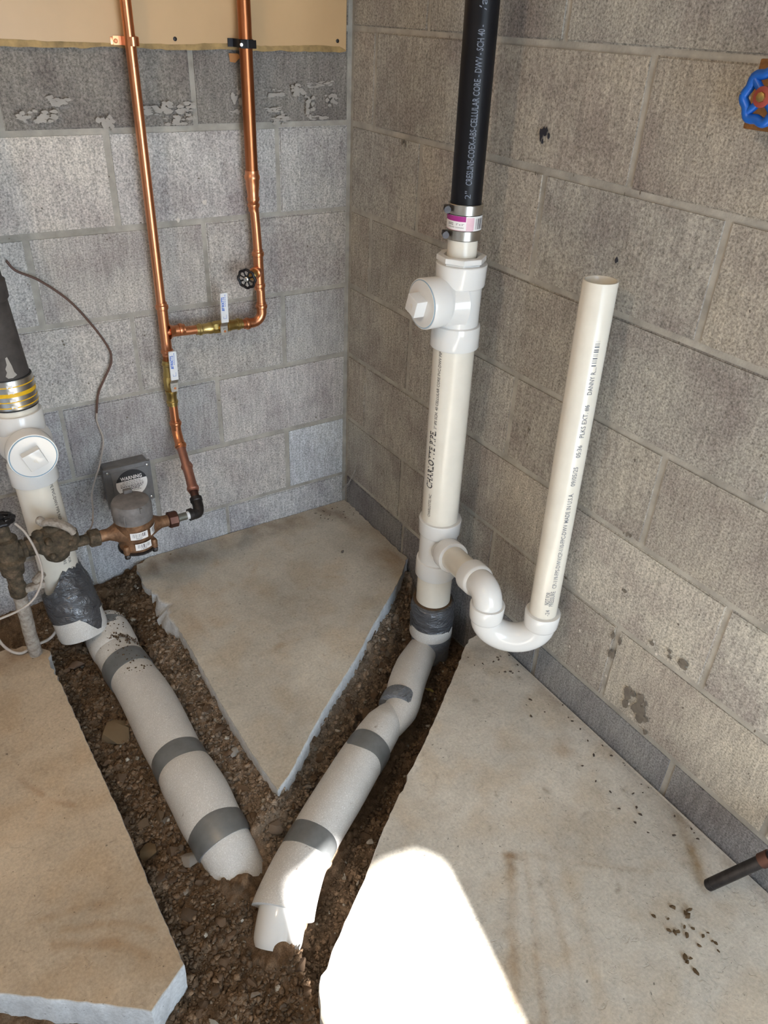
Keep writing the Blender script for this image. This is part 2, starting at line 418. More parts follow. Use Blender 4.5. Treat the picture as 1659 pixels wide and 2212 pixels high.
# mortar body set back behind the block faces
wall_back = wall_backing('wall_back', ((-1.5, 0.1028, 1.07), (3.4, 0.20, 2.74)), 'grey concrete block wall behind the copper pipes')
wall_right = wall_backing('wall_right', ((0.1028, -1.75, 1.07), (0.20, 3.9, 2.74)), 'beige grey concrete block wall behind the white standpipe')
wall_back.data.transform(Matrix.Translation((0, 0, 0))); 
T_BACK = (0.435, 0.416, 0.398); T_RIGHT = (0.345, 0.318, 0.280)
for k in range(-5, 6):
    z1 = lvl(k); z0 = lvl(k + 1) if k < 5 else -0.13
    for axis in 'xy':
        off = 0.0 if axis == 'x' else 0.0945
        par = (k % 2 == 0) if axis == 'x' else (k % 2 != 0)
        js = [n * CH - off for n in range(1 if par else 2, 14, 2)]
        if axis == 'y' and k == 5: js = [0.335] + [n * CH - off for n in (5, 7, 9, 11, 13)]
        lim = 2.0 if axis == 'x' else 2.5
        prev = 0.004 if axis == 'x' else 0.004
        for j in js:
            if prev > lim: break
            t = T_BACK if axis == 'x' else T_RIGHT
            if axis == 'x' and k <= -1: t = (0.235, 0.212, 0.188)
            if axis == 'x' and k in (3, 4): t = (0.415, 0.400, 0.392)
            if axis == 'x' and k == 4 and prev < 0.1: t = (0.52, 0.52, 0.53)
            if axis == 'x' and k == 5: t = (0.48, 0.475, 0.48)
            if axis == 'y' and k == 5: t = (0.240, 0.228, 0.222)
            if axis == 'y' and k in (3, 4) and prev > 0.9: t = (0.445, 0.415, 0.365)  # lower blocks towards the camera: low light on the wall painted into the tint
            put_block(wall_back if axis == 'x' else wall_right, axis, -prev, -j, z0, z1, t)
            prev = j
# rest of the room behind the camera: two more walls, ceiling and a door left ajar
def shell(name, c, d, mat='ceil'):
    mb = MB(); mb.box(c, d); return structure(mb.build(name, mat, None, 0))
wl = MB(); wl.box((-3.25, -1.75, 1.07), (0.1, 3.9, 2.74)); structure(wl.build('wall_left', 'ceil', None, 0))
wf = MB()   # front wall with the sun's doorway; head step added to shape the sun patch
DX0, DX1 = -1.228, -0.946
YF = -3.60
wf.box(((-3.2 + DX0) / 2, YF, 1.07), (DX0 + 3.2, 0.02, 2.74))
wf.prism([(DX0, 2.125), (-1.118, 2.140), (-1.112, 2.071), (-1.04, 2.073), (-0.982, 2.063), (DX1, 2.03), (DX1, 2.44), (DX0, 2.44)], -0.01, 0.01, (0, YF, 0), (1, 0, 0), (0, 0, 1), (0, 1, 0))
wf.box(((DX1 + 0.0) / 2, YF, 1.07), (0.0 - DX1, 0.02, 2.74))
structure(wf.build('wall_front', 'ceil', None, 0))
shell('ceiling', (-1.55, -1.75, 2.45), (3.5, 3.9, 0.06))

# ------------------------------------------------------------------ floor: three cut slabs around the trench
floor = bpy.data.objects.new('floor', None); COL.objects.link(floor); structure(floor, 'cut concrete floor slabs around an open dirt trench')
def rough_line(pts, step=0.012, amp=0.0011, seed=3):
    out = []; r = random.Random(seed)
    n = len(pts)
    for i in range(n):
        a = Vector(pts[i]).to_2d() if len(pts[i]) > 2 else Vector(pts[i]); b = Vector(pts[(i + 1) % n][:2]); a = Vector(pts[i][:2])
        m = max(1, int((b - a).length / step)) if (b - a).length < 0.7 else 1
        d = (b - a); nn = Vector((-d.y, d.x)).normalized() if d.length else Vector((0, 0))
        am = pts[i][2] if len(pts[i]) > 2 else amp
        for k in range(m):
            q = a + d * (k / m) + (nn * r.uniform(-am, am) if k else nn * 0)
            out.append(q)
    return out
def inside(px, py, poly):
    c = np.zeros(px.shape, bool); n = len(poly); j = n - 1
    for i in range(n):
        xi, yi = poly[i]; xj, yj = poly[j]
        if yi != yj: c ^= ((yi > py) != (yj > py)) & (px < (xj - xi) * (py - yi) / (yj - yi) + xi)
        j = i
    return c
def segdist(px, py, a, b):
    ax, ay = a; bx, by = b; dx, dy = bx - ax, by - ay; L = dx * dx + dy * dy + 1e-12
    t = np.clip(((px - ax) * dx + (py - ay) * dy) / L, 0, 1)
    return np.hypot(px - ax - t * dx, py - ay - t * dy), t
# stains with a shape of their own, and one painted cast shadow: (points, width, colour factor, strength)
STAINS_AND_SHADOW = [
    ([(-0.373, -1.275), (-0.44, -1.36), (-0.50, -1.43), (-0.55, -1.50)], 0.012, (0.66, 0.52, 0.38), 0.75),
    ([(-0.345, -1.285), (-0.41, -1.385), (-0.47, -1.46), (-0.53, -1.55)], 0.008, (0.66, 0.53, 0.40), 0.55),
    ([(-0.32, -1.30), (-0.37, -1.40), (-0.43, -1.50), (-0.50, -1.60)], 0.009, (0.70, 0.57, 0.43), 0.5),
    ([(-0.28, -1.31), (-0.33, -1.42), (-0.40, -1.53), (-0.45, -1.62)], 0.012, (0.72, 0.60, 0.46), 0.5),
    ([(-0.373, -1.270), (-0.355, -1.285)], 0.010, (0.55, 0.42, 0.30), 0.7),
    ([(-0.345, -1.285), (-0.25, -1.37), (-0.16, -1.44)], 0.006, (0.72, 0.60, 0.48), 0.4),
    ([(-0.02, -1.385), (-0.055, -1.45), (-0.10, -1.515)], 0.013, (0.56, 0.43, 0.28), 0.85),  # cast shadow of the leaning bar, painted into the slab colour
    ([(-0.006, -0.85), (-0.006, -1.7)], 0.030, (0.62, 0.56, 0.54), 0.55),
    ([(-0.086, -1.119), (-0.10, -1.14)], 0.024, (0.60, 0.45, 0.33), 0.6),
    ([(-0.092, -1.245), (-0.11, -1.26)], 0.022, (0.66, 0.60, 0.52), 0.5),
    ([(-0.03, -0.80), (-0.10, -0.80)], 0.035, (0.50, 0.47, 0.45), 0.6),
    ([(0.0, -0.04), (-0.30, -0.045), (-0.66, -0.06)], 0.055, (0.58, 0.54, 0.52), 0.75),
    ([(-0.10, -0.02), (-0.01, -0.20), (-0.01, -0.36)], 0.030, (0.60, 0.53, 0.48), 0.6),
    ([(-0.05, -0.33), (-0.03, -0.40)], 0.06, (0.62, 0.48, 0.36), 0.55),
    ([(-0.60, -0.20), (-0.64, -0.34)], 0.07, (0.80, 0.66, 0.53), 0.5),
    ([(-0.69, -0.06), (-0.60, -0.05)], 0.05, (0.62, 0.58, 0.58), 0.7),
    ([(-1.13, -0.62), (-1.09, -0.70), (-1.05, -0.74)], 0.007, (0.60, 0.42, 0.28), 0.6),
    ([(-1.13, -0.98), (-1.04, -1.02), (-1.00, -1.06)], 0.008, (0.75, 0.62, 0.48), 0.6),
    ([(-1.15, -1.0), (-1.06, -1.05), (-1.02, -1.10)], 0.010, (0.72, 0.58, 0.44), 0.6),
    ([(-1.18, -0.94), (-1.08, -0.96), (-1.0, -1.0)], 0.006, (0.76, 0.63, 0.5), 0.5),
    ([(-1.02, -0.25), (-1.2, -0.2)], 0.06, (0.55, 0.48, 0.43), 0.8),
]
for i in range(34):   # small dirt specks and trowel scratches
    r = random.Random(100 + i); x = -r.random() * 0.75; y = -0.85 - r.random() * 0.75
    STAINS_AND_SHADOW.append(([(x, y), (x + r.uniform(-.012, .012), y + r.uniform(-.012, .012))], r.uniform(0.003, 0.006), (0.42, 0.36, 0.30), 0.7))
for i in range(26):
    r = random.Random(300 + i); x = -0.15 - r.random() * 0.5; y = -0.1 - r.random() * 0.6; a = r.uniform(0, PI); L = r.uniform(.03, .10)
    STAINS_AND_SHADOW.append(([(x, y), (x + L * math.cos(a), y + L * math.sin(a))], r.uniform(0.004, 0.012), (0.82, 0.70, 0.57), r.uniform(.25, .5)))
def slab_colour(x, y, base):
    c = np.empty((len(x), 3)); c[:] = base
    n1 = fbm(x * 5 + 9, y * 5, 4, 5)[:, None]; n2 = fbm(x * 16, y * 16 + 4, 4, 21)[:, None]
    c *= 0.76 + 0.50 * n1
    tan = np.clip((n2 - 0.42) * 4, 0, 1) * 0.5
    c *= 1 - tan * (1 - np.array((0.90, 0.80, 0.68)))
    wob = (fbm(x * 60, y * 60, 2, 8) - 0.37) * 0.018
    brk = 2.6 * fbm(x * 32 + 3, y * 11, 3, 61) - 0.55
    for pts, w, f, st in STAINS_AND_SHADOW:
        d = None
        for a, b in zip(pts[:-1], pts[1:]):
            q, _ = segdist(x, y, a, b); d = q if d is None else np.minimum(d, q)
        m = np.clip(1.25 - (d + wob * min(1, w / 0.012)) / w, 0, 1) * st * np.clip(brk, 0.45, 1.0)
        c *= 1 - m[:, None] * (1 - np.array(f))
    return c
def slab(label, outline, base, grid, view, seed, flare=None, drop=0.17):
    poly = rough_line(outline, seed=seed)
    pl = [(p.x, p.y) for p in poly]; n = len(poly)
    x0, x1, y0, y1 = view
    gx, gy = np.meshgrid(np.arange(x0, x1, grid), np.arange(y0, y1, grid)); gx = gx.ravel(); gy = gy.ravel()
    gx = gx + RNG.uniform(-.3, .3, gx.size) * grid; gy = gy + RNG.uniform(-.3, .3, gy.size) * grid
    ok = inside(gx, gy, pl)
    dmin = np.full(gx.size, 9.0)
    for a, b in zip(pl, pl[1:] + pl[:1]): dmin = np.minimum(dmin, segdist(gx, gy, a, b)[0])
    ok &= dmin > grid * 0.6
    pts = [Vector(p) for p in pl] + [Vector((a, b)) for a, b in zip(gx[ok], gy[ok])]
    V, Ed, Fc, *_ = delaunay_2d_cdt(pts, [(i, (i + 1) % n) for i in range(n)], [tuple(range(n))], 1, 1e-7)
    X = np.array([(v.x, v.y) for v in V])
    mb = MB()
    z = (fbm(X[:, 0] * 12, X[:, 1] * 12, 3, seed) - 0.45) * 0.0035 + (fbm(X[:, 0] * 70, X[:, 1] * 70, 2, seed + 4) - 0.4) * 0.0010
    r = random.Random(seed)
    mb.add([(a, b, c) for (a, b), c in zip(X, z)], [tuple(f) for f in Fc])
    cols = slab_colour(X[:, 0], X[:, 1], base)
    # cut faces: ring by ring downwards, a little rough
    idx = {}
    for i, p in enumerate(X): idx[(round(p[0], 5), round(p[1], 5))] = i
    top = [idx[(round(p[0], 5), round(p[1], 5))] for p in pl]
    area = sum(pl[i][0] * pl[(i + 1) % n][1] - pl[(i + 1) % n][0] * pl[i][1] for i in range(n)); sg = 1 if area > 0 else -1
    rows = [top]; C = [cols]
    face = np.array((0.56, 0.57, 0.58))      # sawn concrete, paler and greyer than the trowelled top, with cool daylight painted in
    for lev, dz in enumerate((0.0035, 0.03, 0.06, drop)):
        ids = []; cc = []
        for i in range(n):
            a = Vector(pl[i - 1]); b = Vector(pl[(i + 1) % n]); d = b - a
            nn = Vector((d.y, -d.x)).normalized() * sg if d.length else Vector((0, 0))
            o = (0.0014 if lev == 0 else r.uniform(-.0015, .0022))
            if flare:
                fx, fy, fr, fo = flare
                dd = math.hypot(pl[i][0] - fx, pl[i][1] - fy)
                if dd < fr: o += fo * (1 - dd / fr) * (0.35, 0.75, 1.0, 1.2)[lev] * r.uniform(0.5, 1.3)
            ids.append(len(mb.v)); mb.v.append((pl[i][0] + nn.x * o, pl[i][1] + nn.y * o, -dz - (r.uniform(0, .002) if lev else 0)))
            cc.append(face * r.uniform(0.90, 1.08))
        for i in range(n):
            k = (i + 1) % n; mb.f.append((rows[-1][i], rows[-1][k], ids[k], ids[i]))
        rows.append(ids); C.append(np.array(cc))
    ob = mb.build('concrete_slab', 'slab', floor, 40, np.concatenate(C)); ob['label'] = label
    return ob
CENTER = [(-0.003, -0.003), (-0.655, -0.003, .006), (-0.697, -0.02, .006), (-0.703, -0.06, .006), (-0.711, -0.106, .006), (-0.698, -0.15, .007),
          (-0.690, -0.20, .007), (-0.662, -0.235, .007), (-0.690, -0.275, .003), (-0.689, -0.386), (-0.693, -0.554), (-0.695, -0.668), (-0.694, -0.79), (-0.6885, -0.912, .001),
          (-0.653, -0.89, .001), (-0.597, -0.844, .001), (-0.543, -0.80, .001), (-0.501, -0.767, .001), (-0.433, -0.718, .001), (-0.334, -0.646, .001), (-0.243, -0.572, .001),
          (-0.119, -0.479, .001), (-0.061, -0.432, .002), (-0.022, -0.392, .004), (-0.003, -0.375, .004)]
LEFT = [(-3.2, -0.16), (-1.16, -0.185, .006), (-1.07, -0.205, .008), (-1.02, -0.225, .008), (-0.990, -0.262, .006), (-1.001, -0.31, .003), (-0.994, -0.383), (-0.991, -0.494), (-0.989, -0.556),
        (-0.986, -0.652), (-0.981, -0.789), (-0.979, -0.881), (-0.979, -1.008), (-0.975, -1.143, .001), (-1.044, -1.185, .001), (-1.107, -1.133), (-1.241, -1.033), (-1.55, -0.80), (-3.2, -0.80)]
RIGHT = [(-0.006, -0.735, .008), (-0.063, -0.748, .003), (-0.141, -0.808), (-0.255, -0.892), (-0.372, -0.977, .004), (-0.413, -1.005, .004), (-0.478, -1.049), (-0.557, -1.107),
         (-0.634, -1.17), (-0.696, -1.214), (-0.752, -1.254, .003), (-0.797, -1.291), (-0.819, -1.336), (-0.826, -1.45), (-0.84, -1.9), (-3.2, -1.9), (-3.2, -3.55), (-0.006, -3.55)]
BASEC = (0.51, 0.475, 0.41)
slab('wedge-shaped middle slab between the trenches', CENTER, BASEC, 0.0065, (-0.72, 0, -0.92, 0), 11, flare=(-0.68, -0.24, 0.10, 0.045))
slab('tan left slab', LEFT, (0.475, 0.385, 0.285), 0.0075, (-1.36, -0.97, -1.2, -0.15), 12)
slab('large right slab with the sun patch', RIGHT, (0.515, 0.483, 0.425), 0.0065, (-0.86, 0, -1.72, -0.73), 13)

# ------------------------------------------------------------------ soil in the trench
def gauss(x, y, cx, cy, s): return np.exp(-((x - cx) ** 2 + (y - cy) ** 2) / (2 * s * s))
def soil_base(x, y):
    z = np.full(x.shape, -0.078)
    # left trench banked up against the centre slab and against the back wall
    d = np.clip((x + 0.80) / 0.10, 0, 1); z = z + 0.035 * d * (y > -0.95) * np.clip((x + 0.9) / .1, 0, 1) * (x < -0.6)
    z = z + 0.03 * np.clip((y + 0.16) / 0.14, 0, 1)
    # right trench: high beside the centre slab, deep beside the right slab
    s1 = (x + 0.634) * -0.611 + (y + 1.17) * 0.792     # distance from the right slab's edge into the trench
    rt = np.clip((x + 0.78) / 0.08, 0, 1) * (y < -0.33) * (x > -0.80)
    m = np.clip((s1 - 0.155) / 0.09, 0, 1)
    zr = -0.130 + 0.088 * m
    wgt = rt * np.clip((s1 + 0.03) / 0.03, 0, 1) * np.clip((0.30 - s1) / 0.05, 0, 1)
    z = z * (1 - wgt) + zr * wgt
    # heap at the tip of the centre slab, dip between the two pipes
    z = z + 0.030 * gauss(x, y, -0.70, -0.955, 0.045) - 0.028 * gauss(x, y, -0.74, -1.035, 0.035)
    # ridge over the buried elbow and the pit beside it
    dr, _ = segdist(x, y, (-0.797, -1.205), (-0.812, -1.36)); z = z + 0.026 * np.exp(-(dr / 0.022) ** 2) * (y < -1.12)
    pit = np.clip((x + 0.80) / 0.03, 0, 1) * np.clip((-1.13 - y) / 0.05, 0, 1)
    z = z * (1 - pit) + (-0.150) * pit
    z = z + 0.030 * gauss(x, y, -0.810, -1.025, 0.038) + 0.020 * gauss(x, y, -0.822, -1.180, 0.022)
    z = z - 0.02 * gauss(x, y, -0.02, -0.56, 0.05)
    return z + (fbm(x * 14, y * 14, 4, 77) - 0.46) * 0.030
G = 0.003
xs = np.arange(-1.50, 0.012, G); ys = np.arange(-1.92, 0.02, G)
SX, SY = np.meshgrid(xs, ys)
SZ = soil_base(SX, SY)
tone = 0.80 + 0.5 * fbm(SX * 9, SY * 9, 4, 55)
SCOL = np.empty(SX.shape + (3,)); SCOL[:] = (0.138, 0.092, 0.058)
# drier, paler earth beside the centre slab's right face
s1 = (SX + 0.634) * -0.611 + (SY + 1.17) * 0.792
dry = np.clip((s1 - 0.13) / 0.10, 0, 1) * np.clip((SX + 0.80) / 0.06, 0, 1) * (SY < -0.30)
dry = np.clip(dry + gauss(SX, SY, -0.66, -0.96, 0.06), 0, 1)
SCOL = SCOL * (1 - dry[..., None]) + np.array((0.225, 0.170, 0.124)) * dry[..., None]
SCOL *= tone[..., None]
keep_mask = np.ones(SX.shape, bool)
def shrink(poly, d):
    c = np.array([p[:2] for p in poly]); return c
for poly in (CENTER, LEFT, RIGHT):
    p2 = [p[:2] for p in poly]
    ins = inside(SX.ravel(), SY.ravel(), p2).reshape(SX.shape)
    dm = np.full(SX.shape, 9.0)
    for a, b in zip(p2, p2[1:] + p2[:1]): dm = np.minimum(dm, segdist(SX, SY, a, b)[0])
    keep_mask &= ~(ins & (dm > 0.02))
# crumbs pressed into the surface
NC = 20000
cx = RNG.uniform(-1.5, 0.0, NC); cy = RNG.uniform(-1.9, 0.0, NC); cr = np.clip(RNG.lognormal(math.log(0.0052), 0.42, NC), 0.0034, 0.016)
for x, y, r in zip(cx, cy, cr):
    i0 = int((y - r - ys[0]) / G); i1 = int((y + r - ys[0]) / G) + 2; j0 = int((x - r - xs[0]) / G); j1 = int((x + r - xs[0]) / G) + 2
    i0 = max(i0, 0); j0 = max(j0, 0)
    sub = (slice(i0, i1), slice(j0, j1))
    if SX[sub].size == 0: continue
    ci = min(max(int((y - ys[0]) / G), 0), len(ys) - 1); cj = min(max(int((x - xs[0]) / G), 0), len(xs) - 1)
    if not keep_mask[ci, cj]: continue
    d2 = (SX[sub] - x) ** 2 + (SY[sub] - y) ** 2
    hh = np.sqrt(np.maximum(r * r - d2, 0)) * 0.85; m = hh > 0
    zb = SZ[ci, cj] - 0.25 * r
    up = m & (zb + hh > SZ[sub])
    SZ[sub] = np.where(up, zb + hh, SZ[sub])
    k = random.uniform(0.72, 1.35); SCOL[sub][up] *= k
ny, nx = SX.shape
ids = -np.ones(SX.shape, int); cell = keep_mask[:-1, :-1] | keep_mask[1:, :-1] | keep_mask[:-1, 1:] | keep_mask[1:, 1:]
use = np.zeros(SX.shape, bool); use[:-1, :-1] |= cell; use[1:, :-1] |= cell; use[:-1, 1:] |= cell; use[1:, 1:] |= cell
ids[use] = np.arange(use.sum())
ii, jj = np.nonzero(cell)
faces = np.stack([ids[ii, jj], ids[ii, jj + 1], ids[ii + 1, jj + 1], ids[ii + 1, jj]], 1)
me = bpy.data.meshes.new('soil'); co = np.stack([SX[use], SY[use], SZ[use]], 1)
me.vertices.add(len(co)); me.vertices.foreach_set('co', co.ravel())
me.loops.add(faces.size); me.loops.foreach_set('vertex_index', faces.ravel())
me.polygons.add(len(faces)); me.polygons.foreach_set('loop_start', np.arange(0, faces.size, 4)); me.polygons.foreach_set('loop_total', np.full(len(faces), 4))
me.update(calc_edges=True); me.validate()
me.polygons.foreach_set('use_smooth', [True] * len(me.polygons))
ca = me.color_attributes.new('Col', 'FLOAT_COLOR', 'POINT'); a4 = np.ones((len(co), 4), np.float32); a4[:, :3] = SCOL[use]; ca.data.foreach_set('color', a4.ravel())
me.materials.append(M['soil'])
soil = bpy.data.objects.new('soil', me); COL.objects.link(soil)
tag(soil, 'dark brown crumbly soil lying in the trench between the cut slabs', 'soil', None, 'stuff')
def soil_z(x, y):
    i = min(max(int(round((y - ys[0]) / G)), 0), ny - 1); j = min(max(int(round((x - xs[0]) / G)), 0), nx - 1); return SZ[i, j]
def soil_ok(x, y):
    i = min(max(int(round((y - ys[0]) / G)), 0), ny - 1); j = min(max(int(round((x - xs[0]) / G)), 0), nx - 1); return keep_mask[i, j]

# pipe axes in the trench, needed so that stones keep off them
LPIPE = [(-0.846, -0.19, -0.030), (-0.841, -0.32, -0.046), (-0.830, -0.43, -0.050), (-0.826, -0.52, -0.050), (-0.825, -0.707, -0.050), (-0.821, -0.806, -0.050), (-0.820, -0.88, -0.055), (-0.816, -0.94, -0.066), (-0.809, -1.005, -0.108)]
RPIPE = [(-0.13, -0.640, -0.085), (-0.222, -0.716, -0.064), (-0.313, -0.803, -0.052), (-0.383, -0.846, -0.050), (-0.451, -0.884, -0.050), (-0.563, -0.954, -0.050), (-0.641, -1.004, -0.050), (-0.700, -1.045, -0.050), (-0.750, -1.088, -0.054), (-0.785, -1.122, -0.066), (-0.812, -1.155, -0.095)]
def off_pipes(x, y, m):
    for P, r in ((LPIPE, 0.060), (RPIPE, 0.052)):
        for a, b in zip(P[:-1], P[1:]):
            d, _ = segdist(np.array([x]), np.array([y]), a[:2], b[:2])
            if d[0] < r + m: return False
    return True
STONES = []
for k in range(7):
    r = random.Random(900 + k); bm = bmesh.new()
    for i in range(15):
        u = Vector((r.gauss(0, 1), r.gauss(0, 1), r.gauss(0, 1))).normalized(); u = Vector((u.x * 1.0, u.y * 0.82, u.z * 0.66)) * r.uniform(0.86, 1.08); bm.verts.new(u)
    h = bmesh.ops.convex_hull(bm, input=bm.verts[:]); bmesh.ops.delete(bm, geom=[v for v in bm.verts if not v.link_faces], context='VERTS')
    me = bpy.data.meshes.new('stone'); bm.to_mesh(me); bm.free(); me.materials.append(M['stone'])
    me.polygons.foreach_set('use_smooth', [True] * len(me.polygons)); me.set_sharp_from_angle(angle=math.radians(42)); STONES.append(me)
def stone_colour(r, dryness=0.0):
    t = r.random()
    if t < 0.80: c = (0.150, 0.098, 0.062)
    elif t < 0.92: c = (0.21, 0.165, 0.125)
    elif t < 0.98: c = (0.30, 0.27, 0.235)
    else: c = (0.46, 0.42, 0.36)
    k = r.uniform(0.75, 1.25); c = [q * k for q in c]
    return tuple(q * (1 + 0.25 * dryness) for q in c)
def place_stone(me, x, y, s, col, name='stone', parent=soil, sink=0.30):
    o = bpy.data.objects.new(name, me); COL.objects.link(o)
    if parent: o.parent = parent
    o.location = (x, y, soil_z(x, y) + s * 0.66 * (1 - 2 * sink) * 0.8)
    o.rotation_euler = (random.uniform(-.5, .5), random.uniform(-.5, .5), random.uniform(0, 2 * PI)); o.scale = (s, s * random.uniform(.8, 1.15), s * random.uniform(.75, 1.1))
    o.color = (*col, 1); return o
rs = random.Random(5)
def stone_spot():
    while True:
        x = rs.uniform(-1.0, -0.02); y = rs.uniform(-1.42, -0.02)
        if soil_ok(x, y) and off_pipes(x, y, 0.008): return x, y
for i in range(290):
    x, y = stone_spot(); s = min(0.019, max(0.0075, rs.lognormvariate(math.log(0.0095), 0.28)))
    place_stone(STONES[i % 7], x, y, s, stone_colour(rs))
# the finer crumbs and gravel: one mass
def scatter(name, X, Y, S, colr, zoff=0.35, parent=soil, Zs=None):
    vs = []; fs = []; cs = []; base = 0; n = len(X)
    for k in range(7):
        m = np.arange(n) % 7 == k; me = STONES[k]
        V = np.array([v.co[:] for v in me.vertices]); F = np.array([p.vertices[:] for p in me.polygons])
        q = m.sum(); a = RNG.uniform(0, 2 * PI, q); b = RNG.uniform(-.7, .7, q); ca, sa, cb, sb = np.cos(a), np.sin(a), np.cos(b), np.sin(b)
        P = V[None] * S[m][:, None, None] * RNG.uniform(.8, 1.25, (q, 1, 3))
        y = P[..., 1] * cb[:, None] - P[..., 2] * sb[:, None]; z = P[..., 1] * sb[:, None] + P[..., 2] * cb[:, None]; x = P[..., 0]
        W_ = np.stack([x * ca[:, None] - y * sa[:, None] + X[m][:, None], x * sa[:, None] + y * ca[:, None] + Y[m][:, None], z + (Zs[m] + S[m] * zoff)[:, None]], -1)
        vs.append(W_.reshape(-1, 3)); fs.append((F[None] + base + (np.arange(q) * len(V))[:, None, None]).reshape(-1, 3)); cs.append(np.repeat(colr[m], len(V), 0)); base += q * len(V)
    vs = np.concatenate(vs); fs = np.concatenate(fs); cs = np.concatenate(cs)
    me = bpy.data.meshes.new(name); me.vertices.add(len(vs)); me.vertices.foreach_set('co', vs.ravel()); me.loops.add(fs.size); me.loops.foreach_set('vertex_index', fs.ravel().astype(np.int32))
    me.polygons.add(len(fs)); me.polygons.foreach_set('loop_start', np.arange(0, fs.size, 3)); me.polygons.foreach_set('loop_total', np.full(len(fs), 3)); me.update(calc_edges=True)
    ca_ = me.color_attributes.new('Col', 'FLOAT_COLOR', 'POINT'); a4 = np.ones((len(vs), 4), np.float32); a4[:, :3] = cs; ca_.data.foreach_set('color', a4.ravel())
    me.polygons.foreach_set('use_smooth', [True] * len(me.polygons)); me.materials.append(M['soil']); o = bpy.data.objects.new(name, me); COL.objects.link(o); o.parent = parent; o['kind'] = 'stuff'; return o
NG = 60000
gx = RNG.uniform(-1.02, -0.016, NG); gy = RNG.uniform(-1.46, -0.016, NG)
gi = np.clip(np.round((gy - ys[0]) / G).astype(int), 0, ny - 1); gj = np.clip(np.round((gx - xs[0]) / G).astype(int), 0, nx - 1)
ok = keep_mask[gi, gj]
for P, r in ((LPIPE, 0.058), (RPIPE, 0.050)):
    for a, b in zip(P[:-1], P[1:]): ok &= segdist(gx, gy, a[:2], b[:2])[0] > r
gx = gx[ok]; gy = gy[ok]; gz = SZ[gi, gj][ok]; gs = np.clip(RNG.lognormal(math.log(0.0034), 0.42, len(gx)), 0.0018, 0.0085)
gcol = SCOL[gi, gj][ok]; gcol = gcol / (gcol.mean(1, keepdims=True)) * np.clip(gcol.mean(1, keepdims=True), 0.07, 0.22) * RNG.uniform(0.75, 1.35, (len(gx), 1))
pale = RNG.random(len(gx)); gcol[pale > 0.975] = np.array((0.27, 0.235, 0.19)); gcol[pale > 0.994] = np.array((0.42, 0.38, 0.32))
scatter('gravel', gx, gy, gs, gcol, 0.35, soil, gz)
ROCKS = [(-0.917, -0.535, 0.040, (0.215, 0.150, 0.085), 'large flat brown rock in the dirt left of the insulated pipe'),
         (-0.800, -0.050, 0.020, (0.19, 0.125, 0.075), 'brown rock by the back wall beside the taped drain pipe'),
         (-0.940, -0.275, 0.020, (0.20, 0.135, 0.095), 'reddish rock beside the left slab near the old riser pipe'),
         (-0.950, -0.862, 0.024, (0.18, 0.120, 0.065), 'round brown rock beside the left slab, near the lower tape band'),
         (-0.884, -0.915, 0.026, (0.33, 0.29, 0.25), 'grey crusty rock leaning against the end of the left insulated pipe'),
         (-0.905, -0.795, 0.017, (0.17, 0.115, 0.070), 'small brown rock next to the last tape band of the left pipe'),
         (-0.940, -0.790, 0.015, (0.15, 0.100, 0.060), 'dark brown rock at the left slab edge above the round rock'),
         (-0.7135, -0.742, 0.015, (0.42, 0.40, 0.37), 'pale grey rock touching the left cut face of the middle slab'),
         (-0.720, -0.965, 0.018, (0.26, 0.20, 0.15), 'dusty tan rock below the point of the middle slab'),
         (-0.962, -1.262, 0.026, (0.17, 0.115, 0.065), 'big brown rock in the dirt at the lower edge of the trench'),
         (-0.860, -1.305, 0.026, (0.22, 0.17, 0.12), 'tan rock on the ridge of dirt in the lower trench'),
         (-0.965, -1.225, 0.014, (0.40, 0.38, 0.33), 'pale round pebble beside the corner of the left slab')]
for i, (x, y, s, c, lab) in enumerate(ROCKS):
    o = place_stone(STONES[i % 7], x, y, s, c, 'rock', None, 0.28); tag(o, lab, 'rock')

# ------------------------------------------------------------------ right drain stack with trap and standpipe
AX = Vector((-0.105, -0.628, 0)); AXT = Vector((-0.109, -0.624, 1.37)); 
def ax(z): 
    t = z / 1.37; return Vector((lerp(-0.099, -0.110, t), lerp(-0.631, -0.623, t), z))
stack = thing('drain_stack', 'white drain stack with black top pipe, side trap and open standpipe by the right wall', 'drain pipe', (-0.10, -0.63, -0.05))
def vpipe(z0, z1, prof): return MB().lathe(ax(z0), ax(z1) - ax(z0), prof, 40)
p = MB().cyl(ax(1.030), ax(2.42), 0.0300, 40).build('black_pipe', 'abs', stack); p['label'] = 'black plastic upper pipe with pale print'
t = MB(); on_pipe(t, fit(glyphs('2"', 0.016), 0.014), ax(0), ax(1.37), 0.0300, -1.98, 1.062)
on_pipe(t, fit(glyphs('CRESLINE-COEX-ABS-CELLULAR CORE - DWV - SCH 40 -', 0.0165, 1.0, .0002), 0.255), ax(0), ax(1.37), 0.0300, -1.98, 1.086)
on_pipe(t, fit(glyphs('/a', 0.018), 0.018), ax(0), ax(1.37), 0.0300, -1.98, 1.362)
t.build('lettering', 'pale_ink', p, 0)
